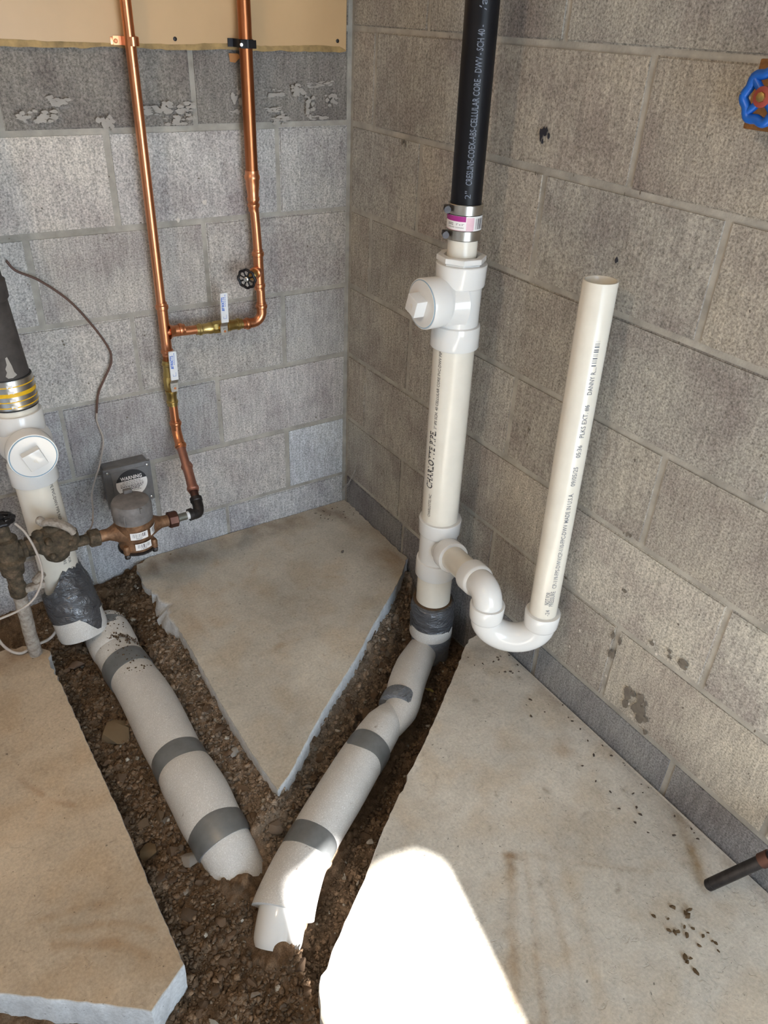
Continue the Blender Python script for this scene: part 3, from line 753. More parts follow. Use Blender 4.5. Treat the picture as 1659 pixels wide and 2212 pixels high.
# shielded coupling
c = MB().lathe(ax(0.983), (0, 0, 1), [(0, .0315), (.0005, .0335), (.066, .0335), (.0665, .0315)], 40).build('coupling', 'rubber', stack)
for z0, z1 in ((0.984, 1.003), (1.031, 1.050)):
    MB().lathe(ax(z0), (0, 0, 1), [(0, .0336), (.001, .0344), (z1 - z0 - .001, .0344), (z1 - z0, .0336)], 40).build('steel_band', 'steel', c)
    q = ax((z0 + z1) / 2); d = Vector((-0.93, 0.37, 0)).normalized(); e = Vector((d.y, -d.x, 0))
    s = MB(); s.box(q + d * 0.038 + e * 0.0, (0.010, 0.012, 0.011), 0.002, (d, -e, Vector((0, 0, 1)))); s.cyl(q + d * 0.041 - e * 0.006, q + d * 0.041 - e * 0.018, 0.0055, 8); s.cyl(q + d * 0.041 - e * 0.017, q + d * 0.041 - e * 0.0195, 0.0068, 12)
    s.build('clamp_screw', 'dark_steel', c)
def wrap_patch(mb, r, a0, a1, z0, z1, base, n=14, eps=0.0):
    rr = [[Vector((base(z).x + math.cos(lerp(a0, a1, i / n)) * (r + eps), base(z).y + math.sin(lerp(a0, a1, i / n)) * (r + eps), z)) for i in range(n + 1)] for z in (z0, z1)]
    return mb.rings(rr, False, False, False)
def on_pipe_h(mb, g, base, r, a_start, z0, eps=0.0005):
    return mb.add([(base(z0).x + math.cos(a_start + x / r) * (r + eps), base(z0).y + math.sin(a_start + x / r) * (r + eps), z0 + y) for x, y, _ in g[0]], g[1])
wrap_patch(MB(), 0.0343, -3.75, -0.72, 1.0035, 1.0305, ax, 26).build('sticker', 'paper', c)
wrap_patch(MB(), 0.0345, -3.75, -2.15, 1.0205, 1.0303, ax, 16).build('magenta_stripe', 'magenta', c)
wrap_patch(MB(), 0.0345, -2.12, -1.66, 1.0050, 1.0285, ax, 6).build('pink_panel', 'pink', c)
wrap_patch(MB(), 0.0345, -3.75, -1.70, 1.0036, 1.0048, ax, 16).build('pink_panel', 'pink', c)
t = MB(); on_pipe_h(t, bars(12, 0.021, 0.020, 4), ax, 0.0343, -1.56, 1.0065)
on_pipe_h(t, fit(glyphs('3002', .007), .014), ax, 0.0343, -3.30, 1.0130); on_pipe_h(t, fit(glyphs('2" x 2"', .0045), .016), ax, 0.0343, -2.72, 1.0140)
on_pipe_h(t, fit(glyphs('SHIELDED COUPLING', .0030), .034), ax, 0.0343, -3.25, 1.0085)
t.build('barcode', 'ink', c, 0)
MB().cyl(ax(0.930), ax(0.990), 0.0300, 40).build('pipe_stub', 'pvc', stack)
# octagonal reducing bushing
oc = MB().lathe(ax(0.934), (0, 0, 1), [(0, .046), (.006, .0475), (.0075, .0505), (.0165, .0505), (.0175, .0495), (.0175, .037), (.012, .0345)], 8, True, False, PI / 8 + 0.15); oc.build('reducer_bushing', 'pvc_white', stack, 25)
# cleanout tee
ct = MB()
ct.lathe(ax(0.762), (0, 0, 1), [(0, .0475), (0, .0512), (.0015, .0522), (.045, .0512), (.048, .0505), (.0500, .0462), (.128, .0462), (.1305, .0500), (.133, .0510), (.173, .0522), (.1745, .0512), (.1745, .0475)], 48)
BD = Vector((-0.999, 0.03, 0)).normalized(); bc = ax(0.862)
ct.lathe(bc, BD, [(0, .0470), (.040, .0470), (.047, .0500), (.0500, .0505), (.0880, .0512), (.0895, .0502), (.0895, .0470)], 48)
ct.lathe(bc + Vector((0, 0, -0.004)), BD, [(0.010, .058), (.045, .0465)], 40)
cleanout = ct.build('cleanout_tee', 'pvc_white', stack)
pl = MB().lathe(bc + BD * 0.0865, BD, [(0, .0470), (.0035, .0470), (.0045, .0462)], 48)
upv = Vector((0, 0, 1)); sd = BD.cross(upv)
ca, sa = math.cos(0.18), math.sin(0.18); b1 = upv * ca + sd * sa; b2 = sd * ca - upv * sa
b1, b2 = (b1 + b2).normalized(), (b1 - b2).normalized()
ca, sa = math.cos(-0.30), math.sin(-0.30); b1, b2 = b1 * ca + b2 * sa, b2 * ca - b1 * sa
pl.box(bc + BD * 0.1025, (0.036, 0.036, 0.026), 0.0022, (b1, b2, BD))
pl = pl.build('cleanout_plug', 'pvc_white', stack)
MB().torus(bc + BD * 0.0897, BD, 0.0475, 0.0009, 40, 6).build('glue_ring', 'primer', pl)
g = glyphs('P', 0.016); t = MB(); on_plane(t, g, bc + BD * 0.1158 - b1 * .006 - b2 * .006, b1, b2); t.build('lettering', 'pvc', pl, 0)
wrap = MB(); on_pipe(wrap, fit(glyphs('PVC-DWV', 0.011), 0.040), ax(0), ax(1.37), 0.0462, -0.78, 0.825); wrap.build('lettering', 'faint_ink', cleanout, 0)
p = MB().cyl(ax(0.300), ax(0.775), 0.0445, 48).build('upper_pipe', 'pvc', stack)
t = MB()
on_pipe(t, fit(glyphs('3" IPS SCH. 40 CELLULAR CORE PVC-DWV PIPE', 0.0105), 0.185), ax(0), ax(1.37), 0.0445, -2.80, 0.578)
on_pipe(t, fit(glyphs('CHARLOTTE PIPE.', 0.026, 1.0, .0003), 0.150), ax(0), ax(1.37), 0.0445, -2.80, 0.422)
on_pipe(t, fit(glyphs('CHARLOTTE, NC', 0.0105), 0.062), ax(0), ax(1.37), 0.0445, -2.80, 0.345)
t.build('lettering', 'ink', p, 0)
t = MB(); on_pipe(t, [[(0, 0, 0), (.10, .0003, 0), (.10, .0010, 0), (0, .0012, 0)], [(0, 1, 2, 3)]], ax(0), ax(1.37), 0.0445, -0.98, 0.33); on_pipe(t, [[(0, 0, 0), (.09, .0, 0), (.09, .0006, 0), (0, .0009, 0)], [(0, 1, 2, 3)]], ax(0), ax(1.37), 0.0445, -0.93, 0.44)
t.build('scratch', 'faint_ink', p, 0)
# lower tee
TZ = 0.243
tm = MB(); tm.lathe(ax(0.155), (0, 0, 1), [(0, .0480), (0, .0512), (.0015, .0520), (.043, .0512), (.046, .0505), (.048, .0465), (.125, .0465), (.128, .0505), (.130, .0512), (.166, .0522), (.1675, .0512), (.1675, .0475)], 48)
tc0 = ax(TZ); TE = Vector((-0.158, -0.884, 0.298))        # where the arm turns down
AD = (TE - tc0).normalized()
tm.lathe(tc0, AD, [(0, .0315), (.052, .0330), (.056, .0375), (.060, .0388), (.093, .0388), (.0945, .0378), (.0945, .0315)], 40)
tee = tm.build('sanitary_tee', 'pvc_white', stack)
MB().cyl(tc0 + AD * 0.08, TE - AD * 0.045, 0.0302, 40).build('trap_arm', 'pvc', stack)
# trap elbow: hub, quarter bend
LEG = Vector((-0.161, -0.898, 0.0)); RB = 0.048
hor = AD.copy(); down = Vector((0, 0, -1))
c0 = TE - hor * 0.030
el = MB(); el.lathe(TE - hor * 0.076, hor, [(0, .0320), (0, .0378), (.0015, .0390), (.034, .0385), (.038, .0370), (.042, .0335)], 40)
start = TE - hor * 0.036; end = Vector((LEG.x, LEG.y, 0.230)); arc = []
# circular quarter between the arm direction and straight down
corner = Vector((LEG.x, LEG.y, (start + hor * ((Vector((LEG.x, LEG.y, 0)) - Vector((start.x, start.y, 0))).length / max(1e-6, Vector((hor.x, hor.y, 0)).length))).z))
a0 = corner - hor * RB; a1 = corner + down * RB
path = [start]
for i in range(13):
    t_ = i / 12; path.append(a0.lerp(corner, t_).lerp(corner.lerp(a1, t_), t_))
path.append(Vector((LEG.x, LEG.y, 0.224)))
el.tube(path, 0.0330, 40)
el.build('trap_elbow', 'pvc_white', stack)
# J bend
SPX = Vector((-0.0705, -0.978, 0)); c1 = Vector((LEG.x, LEG.y, 0)); mid = (c1 + SPX) / 2; rad = (SPX - c1).length / 2; dirv = (SPX - c1).normalized()
ZB = 0.238; jb = MB()
path = [c1 + Vector((0, 0, ZB + .006))]
for i in range(25):
    a = PI * i / 24; path.append(mid - dirv * rad * math.cos(a) + Vector((0, 0, ZB - .008 - rad * .80 * math.sin(a))))
path.append(SPX + Vector((0, 0, ZB + .006)))
jb.tube(path, 0.0338, 40)
for cc in (c1, SPX):
    jb.lathe(cc + Vector((0, 0, ZB - .012)), (0, 0, 1), [(0, .0338), (.004, .0365), (.008, .0376), (.040, .0388), (.0415, .0380), (.0415, .0310)], 40)
jb.build('trap_bend', 'pvc_white', stack)
SP0 = Vector((SPX.x, SPX.y, ZB)); SP1 = Vector((-0.0735, -0.9645, 0.987))
L = (SP1 - SP0).length
sp = MB(); d = SP1 - SP0
sp.lathe(SP0, d, [(0, .0302), (L - .001, .0302), (L, .0296), (L, .0268), (L - .001, .0264), (0.02, .0264)], 48, True, True)
sp = sp.build('standpipe', 'pvc', stack); sp['label'] = 'open-topped white standpipe with printed date line'
t = MB(); A0 = -1.98
on_pipe(t, fit(glyphs('NOT FOR', 0.0132, 1.0, .00006), 0.034), SP0, SP1, .0302, A0 - .10, 0.070)
on_pipe(t, fit(glyphs('PRESSURE', 0.0132, 1.0, .00006), 0.040), SP0, SP1, .0302, A0 + .22, 0.066)
on_pipe(t, fit(glyphs('CP-119-FPS-DWV/CP-110-FPC-DWV MADE IN U.S.A.', 0.0132, 1.0, .00006), 0.232), SP0, SP1, .0302, A0 + .22, 0.114)
on_pipe(t, fit(glyphs('09/05/25', 0.0132, 1.0, .00006), 0.042), SP0, SP1, .0302, A0 + .22, 0.362)
on_pipe(t, fit(glyphs('05:36', 0.0132, 1.0, .00006), 0.026), SP0, SP1, .0302, A0 + .22, 0.424)
on_pipe(t, fit(glyphs('PLKS EXT. #6', 0.0132, 1.0, .00006), 0.066), SP0, SP1, .0302, A0 + .22, 0.466)
on_pipe(t, fit(glyphs('DANNY R....', 0.0132, 1.0, .00006), 0.052), SP0, SP1, .0302, A0 + .22, 0.552)
on_pipe(t, bars(22, 0.046, 0.0085, 9), SP0, SP1, .0302, A0 + .16, 0.606)
on_pipe(t, fit(glyphs('-24', 0.013), 0.016), SP0, SP1, .0302, A0 + .05, 0.040)
t.build('lettering', 'faint_ink', sp, 0)
MB().cyl(ax(0.030), ax(0.170), 0.0445, 48).build('lower_pipe', 'pvc', stack)
def crumple(amp, k1, k2, ph=0.0): return lambda t, a: 1 + amp * (math.sin(k1 * a + 9 * t + ph) * 0.5 + math.sin(k2 * a - 14 * t) * 0.3 + math.sin(23 * t + 2 * a) * 0.3)
dirtring = MB().lathe(ax(0.062), (0, 0, 1), [(0, .047), (.005, .0535), (.008, .046)], 36); dirtring.build('dirt_ring', 'soil', stack, 40, np.tile((0.10, 0.065, 0.04), (108, 1)))
tw = MB(); zz = np.linspace(0.068, -0.012, 12); tw.tube([ax(z) + Vector((-.002, -.004, 0)) for z in zz], [.0535, .0555, .0575, .058, .0572, .0578, .0582, .0580, .0574, .0572, .0575, .0570], 48, True, True, crumple(.022, 6, 11))
tw = tw.build('tape_wrap', 'tape_wrinkled', stack, 60); tw['label'] = 'wrinkled dark grey duct tape wrap'
MB().tube([ax(z) + Vector((-.004, -.006, 0)) for z in (-0.004, -0.015, -0.036, -0.040)], [.0560, .0565, .0572, .0540], 48).build('foam_collar', 'foam', stack)
MB().tube([ax(z) + Vector((-.002, -.008, 0)) for z in np.linspace(-.030, -.120, 8)], [.0535, .054, .0535, .053, .052, .051, .051, .050], 40, True, True, crumple(.02, 5, 8, 2)).build('lower_tape', 'tape_blue', stack, 60)

# ------------------------------------------------------------------ left drain stack
lstack = thing('drain_stack', 'drain stack left of the water meter, dark iron above and white plastic cleanout below', 'drain pipe', (-0.914, -0.155, -0.03))
LX0 = Vector((-0.9145, -0.172, 0.12)); LX1 = Vector((-0.9265, -0.136, 0.70))
def lx(z): 
    t = (z - .12) / .58; return LX0.lerp(LX1, t) if True else None
LA = (LX1 - LX0).normalized()
IA = (LA + Vector((-0.045, 0, 0))).normalized()
p = MB().lathe(lx(0.640), IA, [(0, .0470), (.185, .0475), (.190, .0520), (.225, .0540), (.230, .0500), (1.78, .0475)], 40).build('iron_pipe', 'iron', lstack); p['label'] = 'dark cast iron upper pipe'
t = MB(); on_pipe(t, ([(0, 0, 0), (.004, -.010, 0), (.012, -.006, 0), (.026, -.005, 0), (.046, -.001, 0), (.044, .003, 0), (.030, .004, 0), (.022, .009, 0), (.014, .008, 0), (.006, .013, 0), (.001, .009, 0)], [tuple(range(11))]), lx(.64), lx(.64) + IA, .0476, -1.42, .034)
t.build('plaster_smear', 'remnant', p, 0)
cc = MB().lathe(lx(0.604), LA, [(0, .0470), (0, .0500), (.004, .0505), (.060, .0505), (.064, .0500), (.064, .046)], 48).build('coupling', 'steel', lstack)
MB().lathe(lx(0.600), LA, [(0, .0470), (0, .0488), (.070, .0488), (.070, .0470)], 40).build('rubber_sleeve', 'rubber', cc)
for z, h in ((0.609, .0022), (0.6215, .0022), (0.6335, .0085), (0.654, .0022)):
    MB().lathe(lx(z), LA, [(0, .0506), (0, .0510), (h, .0510), (h, .0506)], 40).build('yellow_stripe', 'yellow', cc)
dv = Vector((-0.12, -0.99, 0)).normalized()
for z in (0.6145, 0.629, 0.647, 0.660):
    q = lx(z); MB().box(q + dv * 0.0506, (0.012, 0.0008, 0.0060), 0, (Vector((dv.y, -dv.x, 0)), dv, Vector((0, 0, 1)))).build('vent_slot', 'paper', cc, 0)
MB().cyl(lx(0.575), lx(0.612), 0.0460, 40).build('pipe_stub', 'pvc', lstack)
ct = MB()
ct.lathe(lx(0.414), LA, [(0, .0475), (0, .0515), (.0015, .0525), (.045, .0515), (.048, .0505), (.050, .0470), (.125, .0470), (.128, .0505), (.130, .0515), (.172, .0525), (.1735, .0515), (.1735, .0475)], 48)
BD = Vector((0.0, -1.0, 0.02)).normalized(); bc = lx(0.514)
ct.lathe(bc, BD, [(0, .0470), (.045, .0470), (.050, .0505), (.053, .0512), (.0890, .0520), (.0905, .0510), (.0905, .0475)], 48)
ct.lathe(bc, BD, [(0.010, .058), (.045, .0465)], 40)
ct.build('cleanout_tee', 'pvc_white', lstack)
pl = MB().lathe(bc + BD * 0.0880, BD, [(0, .0475), (.0025, .0475), (.0035, .0468)], 48)
upv = Vector((0, 0, 1)); sd = BD.cross(upv).normalized(); upv = sd.cross(BD)
ca, sa = math.cos(0.33), math.sin(0.33); b1 = upv * ca + sd * sa; b2 = sd * ca - upv * sa
pl.box(bc + BD * 0.1015, (0.040, 0.040, 0.022), 0.002, (b1, b2, BD))
pl = pl.build('cleanout_plug', 'pvc_white', lstack)
MB().torus(bc + BD * 0.0908, BD, 0.0482, 0.0011, 40, 6).build('glue_ring', 'primer', pl)
t = MB(); on_plane(t, glyphs('P', 0.016), bc + BD * 0.1130 - b1 * .008 - b2 * .004, b2, b1); t.build('lettering', 'pvc', pl, 0)
p = MB().cyl(lx(0.06), lx(0.430), 0.0460, 48).build('lower_pipe', 'pvc', lstack)
t = MB()
on_pipe(t, fit(glyphs('PE PVC-DWV PIPE NSF-dwv U.P. CODE', 0.0125), 0.165), lx(.12), lx(.70), .0460, -1.06, 0.292, False)
on_pipe(t, fit(glyphs('NOT FOR', 0.0105), 0.034), lx(.12), lx(.70), .0460, -1.12, 0.112, False)
on_pipe(t, fit(glyphs('PRESSURE', 0.0105), 0.042), lx(.12), lx(.70), .0460, -1.40, 0.122, False)
on_pipe(t, fit(glyphs('CP-110', 0.0125), 0.034), lx(.12), lx(.70), .0460, -1.10, 0.064, False)
t.build('lettering', 'ink', p, 0)

# taped foam collar at the foot of the left stack (leaning towards the trench)
F0 = Vector((-0.914, -0.183, 0.125)); F1 = Vector((-0.898, -0.235, -0.010))
fa = (F1 - F0).normalized()
cf = MB().lathe(F0 + fa * 0.012, fa, [(0, .0490), (0, .0575), (.004, .0590), (.060, .0610), (.118, .0620), (.126, .0600), (.128, .054)], 44).build('foam_collar', 'foam', lstack)
tw = MB(); zz = np.linspace(0.010, 0.082, 10)
tw.tube([F0 + fa * q for q in zz], [.0598, .0605, .0612, .0620, .0622, .0625, .0628, .0630, .0632, .0626], 48, True, True, crumple(.022, 5, 11, 1))
tw = tw.build('tape_wrap', 'tape_wrinkled', lstack, 60); tw['label'] = 'shiny crumpled dark duct tape wrap'
# loose tape flap rising on the right of the pipe, and a strap hanging down over the foam
fl = MB(); rows = []
e1 = Vector((1, 0, 0)); e1 = (e1 - fa * e1.dot(fa)).normalized(); e2 = (-fa).cross(e1)
for i in range(41):
    a = lerp(-2.7, 0.9, i / 40); row = []
    top = float(np.interp(a, [-2.7, -2.2, -1.75, -1.45, -1.15, -.8, -.35, .1, .9], [-.008, .004, .030, .050, .058, .047, .050, .058, .040]))
    for k in range(9):
        h = lerp(-.020, top, k / 8); rr_ = float(np.interp(h, [-.02, 0, .025, .06], [.0640, .0615, .0540, .0495]))
        w_ = .0011 * math.sin(13 * a + 90 * h) + .0009 * math.sin(-21 * a + 160 * h + 1) + .0008 * math.sin(34 * a + 40 * h)
        row.append(F0 - fa * h + (e1 * math.cos(a) + e2 * math.sin(a)) * (rr_ + w_))
    rows.append(row)
fl.rings(rows, False, False, False); fl.build('tape_flap', 'tape_wrinkled', lstack, 80)
fl = MB(); rows = []
for i in range(7):
    a = lerp(-1.62, -0.60, i / 6); row = []
    for h in np.linspace(0.07, 0.083 + .044 * (math.sin(PI * (i / 6) ** 1.4)), 6):
        c_ = F0 + fa * h; row.append(c_ + (e1 * math.cos(a) + e2 * math.sin(a)) * (0.0634 + .0008 * math.sin(9 * a + 60 * h)))
    rows.append(row)
fl.rings(rows, False, False, False); fl.build('tape_strap', 'tape_wrinkled', lstack, 60)

# ------------------------------------------------------------------ foam wrapped drain pipes in the trench
def cum(P):
    d = [0.0]
    for a, b in zip(P[:-1], P[1:]): d.append(d[-1] + (Vector(b) - Vector(a)).length)
    return d
def sub(P, s0, s1, n=24):
    Q = smoothpath(P, 10); D = cum(Q); out = []
    for i in range(n + 1):
        s = lerp(s0, s1, i / n); k = min(max(int(np.searchsorted(D, s)) - 1, 0), len(Q) - 2)
        t_ = (s - D[k]) / max(D[k + 1] - D[k], 1e-9); out.append(Q[k].lerp(Q[k + 1], t_))
    return out
def sleeve(P, s0, s1, r0, r1, bulge=0.0, n=20, seed=1):
    path = sub(P, s0, s1, n); r = []
    for i in range(n + 1):
        t_ = i / n; e = min(t_, 1 - t_) * n
        r.append(lerp(r0, r1, t_) + bulge * math.sin(PI * t_) - (0.0035 if e < 0.5 else 0.001 if e < 1.5 else 0))
    return MB().tube(path, r, 44, True, True, lambda t_, a: 1 + .008 * math.sin(3 * a + seed + 5 * t_) + .006 * math.sin(11 * t_ + a))
def band(P, s0, s1, r):
    path = sub(P, s0, s1, 6); return MB().tube(path, [r - .0012] + [r] * 5 + [r - .0012], 44, True, True, lambda t_, a: 1 + .004 * math.sin(3 * a))
lp = thing('insulated_pipe', 'foam wrapped drain pipe in the left trench with four grey tape bands', 'pipe', (-0.83, -0.6, -0.11))
def sL(y): # path length at a given y
    Q = smoothpath(LPIPE, 10); D = cum(Q); yy = [q.y for q in Q]; return float(np.interp(-y, [-v for v in yy], D))
sleeve(LPIPE, sL(-.195), sL(-.300), .056, .058, .002, 14, 1).build('foam_sleeve', 'foam', lp)
sleeve(LPIPE, sL(-.286), sL(-.400), .0545, .0575, .0, 14, 2).build('foam_sleeve', 'foam', lp)
sleeve(LPIPE, sL(-.372), sL(-.735), .0545, .0555, .0055, 26, 3).build('foam_sleeve', 'foam', lp)
sleeve(LPIPE, sL(-.722), sL(-.925), .0595, .0560, .0045, 20, 4).build('foam_sleeve', 'foam', lp)
sleeve(LPIPE, sL(-.900), sL(-1.003), .0560, .0520, .0, 14, 5).build('foam_sleeve', 'foam', lp)
for a, b, r in ((-.345, -.398, .0585), (-.685, -.738, .0592), (-.882, -.934, .0596)):
    band(LPIPE, sL(a), sL(b), r).build('tape_band', 'tape', lp, 60)
band(LPIPE, sL(-.215), sL(-.245), .0588).build('tape_band', 'tape', lp, 60)
nd = 420; da_ = RNG.normal(0, .55, nd); dyy = np.concatenate([RNG.normal(-.243, .012, 170), RNG.normal(-.302, .006, 150), RNG.uniform(-.45, -.21, 100)])
da_[:170] = RNG.normal(-.45, .35, 170)
dx = np.interp(-dyy, [-q[1] for q in LPIPE], [q[0] for q in LPIPE]); dz = np.interp(-dyy, [-q[1] for q in LPIPE], [q[2] for q in LPIPE])
o = scatter('dirt', dx + np.sin(da_) * .0578, dyy - .10 * np.sin(da_) * (dyy < -.28) * .3, RNG.uniform(.0012, .0034, nd), np.tile((.10, .065, .04), (nd, 1)) * RNG.uniform(.7, 1.3, (nd, 1)), 0.0, soil, dz + np.cos(da_) * .0578)
rp = thing('insulated_pipe', 'foam wrapped drain pipe in the right trench, its elbow end in the sun patch', 'pipe', (-0.45, -0.9, -0.11))
def sR(x):
    Q = smoothpath(RPIPE, 10); D = cum(Q); return float(np.interp(-x, [-q.x for q in Q], D))
def shaped(P, s0, s1, radii, shift, n=22):
    path = sub(P, s0, s1, n); tt = [i / n for i in range(n + 1)]
    r = [float(np.interp(t_, [q[0] for q in radii], [q[1] for q in radii])) for t_ in tt]
    sh = [float(np.interp(t_, [q[0] for q in shift], [q[1] for q in shift])) for t_ in tt]
    return MB().tube([p + Vector((0.61, -0.79, 0)) * h for p, h in zip(path, sh)], r, 40, True, True, lambda t_, a: 1 + .01 * math.sin(3 * a + 4 * t_))
shaped(RPIPE, sR(-.138), sR(-.395), [(0, .040), (.25, .046), (.55, .046), (.78, .040), (.97, .026), (1, .020)], [(0, .004), (.55, .003), (1, .018)]).build('foam_sleeve', 'foam', rp)
shaped(RPIPE, sR(-.322), sR(-.460), [(0, .012), (.15, .030), (.40, .044), (.7, .0475), (1, .0480)], [(0, -.012), (.4, -.004), (1, 0)]).build('foam_sleeve', 'foam', rp)
sleeve(RPIPE, sR(-.445), sR(-.690), .0500, .0500, .002, 24, 8).build('foam_sleeve', 'foam', rp)
# elbow piece: an open sheet of foam, flared where it is cut
path = sub(RPIPE, sR(-.672), sR(-.780), 16); n = len(path)
MB().tube(path, [lerp(.0490, .0600, (i / (n - 1)) ** 1.3) for i in range(n)], 44, True, True, lambda t_, a: 1 + .012 * math.sin(2 * a + 1)).build('elbow_sleeve', 'foam', rp)
sleeve(RPIPE, sR(-.760), sR(-.811), .0470, .0450, .0, 12, 9).build('elbow_pipe', 'pvc_white', rp)
for a, b, r in ((-.300, -.330, .0468), (-.440, -.488, .0512), (-.655, -.700, .0515)):
    band(RPIPE, sR(a), sR(b), r).build('tape_band', 'tape_blue' if a > -.4 else 'tape', rp, 60)

# ------------------------------------------------------------------ copper water line
cw = thing('copper_water_line', 'shiny copper water pipes with two lever valves and a black wheel valve on the back wall', 'pipe', (-0.42, -0.045, 0.26))
YC = -0.045; R1 = 0.0111
XL = -0.547; XR = -0.286
MB().cyl((XL, YC, 0.735), (XL, YC, 2.42), R1, 24).build('left_riser', 'copper', cw)
MB().cyl((-0.2945, YC, 1.005), (-0.2945, YC, 2.42), 0.0145, 28).build('right_riser', 'copper_dark', cw)['label'] = 'wider brown copper riser'
def press(mb, p0, axis, L, r=0.0125):
    """press fitting sleeve with its o-ring bead at the far end"""
    mb.lathe(p0, axis, [(0, r - .0012), (0, r), (L * .45, r), (L * .50, r + .0022), (L * .66, r + .0028), (L * .78, r + .0022), (L * .84, r), (L, r), (L, r - .0012)], 28); return mb
f = MB(); Z = Vector((0, 0, 1))
f.lathe((-0.2945, YC, 0.955), Z, [(0, .0125), (.006, .0152), (.010, .0152), (.014, .0135), (.030, .0150), (.040, .0163), (.050, .0163), (.054, .0185), (.060, .0185), (.064, .0163), (.072, .0163)], 28)
f.lathe((-0.2945, YC, 0.955), Z, [(-.020, .0125), (-.012, .0125), (-.008, .0150), (-.003, .0150), (0, .0125)], 28); f.build('reducer', 'copper', cw)
MB().tube([(-0.2945, YC, 0.96), (-0.291, YC, 0.90), (-0.287, YC, 0.80), (XR, YC, 0.70)], R1, 24).build('right_drop', 'copper', cw)
tm = MB(); tp = Vector((-0.289, YC, 0.792))
tm.cyl(tp + Z * -.034, tp + Z * .040, .0125, 28); press(tm, tp + Z * .022, Z, .030, .0127); press(tm, tp - Z * .018, -Z, .030, .0127)
vd = Vector((-0.74, -0.67, -0.02)).normalized()
tm.lathe(tp, vd, [(0, .0120), (.016, .0120), (.019, .0145), (.025, .0145), (.027, .0120)], 24); tm.build('drain_tee', 'copper', cw)
gv_ = MB(); gv_.lathe(tp, vd, [(.024, .0090), (.028, .0105), (.046, .0105), (.048, .0070), (.060, .0060), (.074, .0045)], 20); gate = gv_.build('wheel_valve', 'brass', cw)
wc = tp + vd * 0.074
hw = MB(); e1 = vd.cross(Z).normalized(); e2 = vd.cross(e1)
ring = []
for i in range(41):
    a = 2 * PI * i / 40; q = 0.0215 * (1 + 0.055 * math.cos(8 * a)); ring.append(wc + (e1 * math.cos(a) + e2 * math.sin(a)) * q)
hw.tube(ring, 0.0034, 10, False, False)
for i in range(8):
    a = 2 * PI * (i + .5) / 8; d = e1 * math.cos(a) + e2 * math.sin(a); hw.cyl(wc + d * .006, wc + d * .0205 , .0020, 8)
hw.lathe(wc - vd * .003, vd, [(0, .0080), (.006, .0080), (.007, .0070)], 20); hw.build('hand_wheel', 'black_metal', gate)
MB().lathe(wc + vd * .003, vd, [(0, .0066), (.0025, .0062), (.004, .0040), (.0062, .0038)], 16).build('wheel_nut', 'screw', gate)
# elbow at the bottom right
em = MB(); path = [Vector((XR, YC, .705))]
for i in range(13):
    a = PI / 2 * i / 12; path.append(Vector((XR - .027 + .027 * math.cos(a), YC, .687 - .027 * math.sin(a))))
path.append(Vector((XR - .046, YC, .660)))
em.tube(path, .0124, 24); press(em, (XR, YC, .682), Z, .028, .0127); press(em, (XR - .024, YC, .660), (-1, 0, 0), .028, .0127); em.build('elbow', 'copper', cw)
MB().cyl((XR - .04, YC, .660), (XL + .02, YC, .668), R1, 24).build('cross_pipe', 'copper', cw)
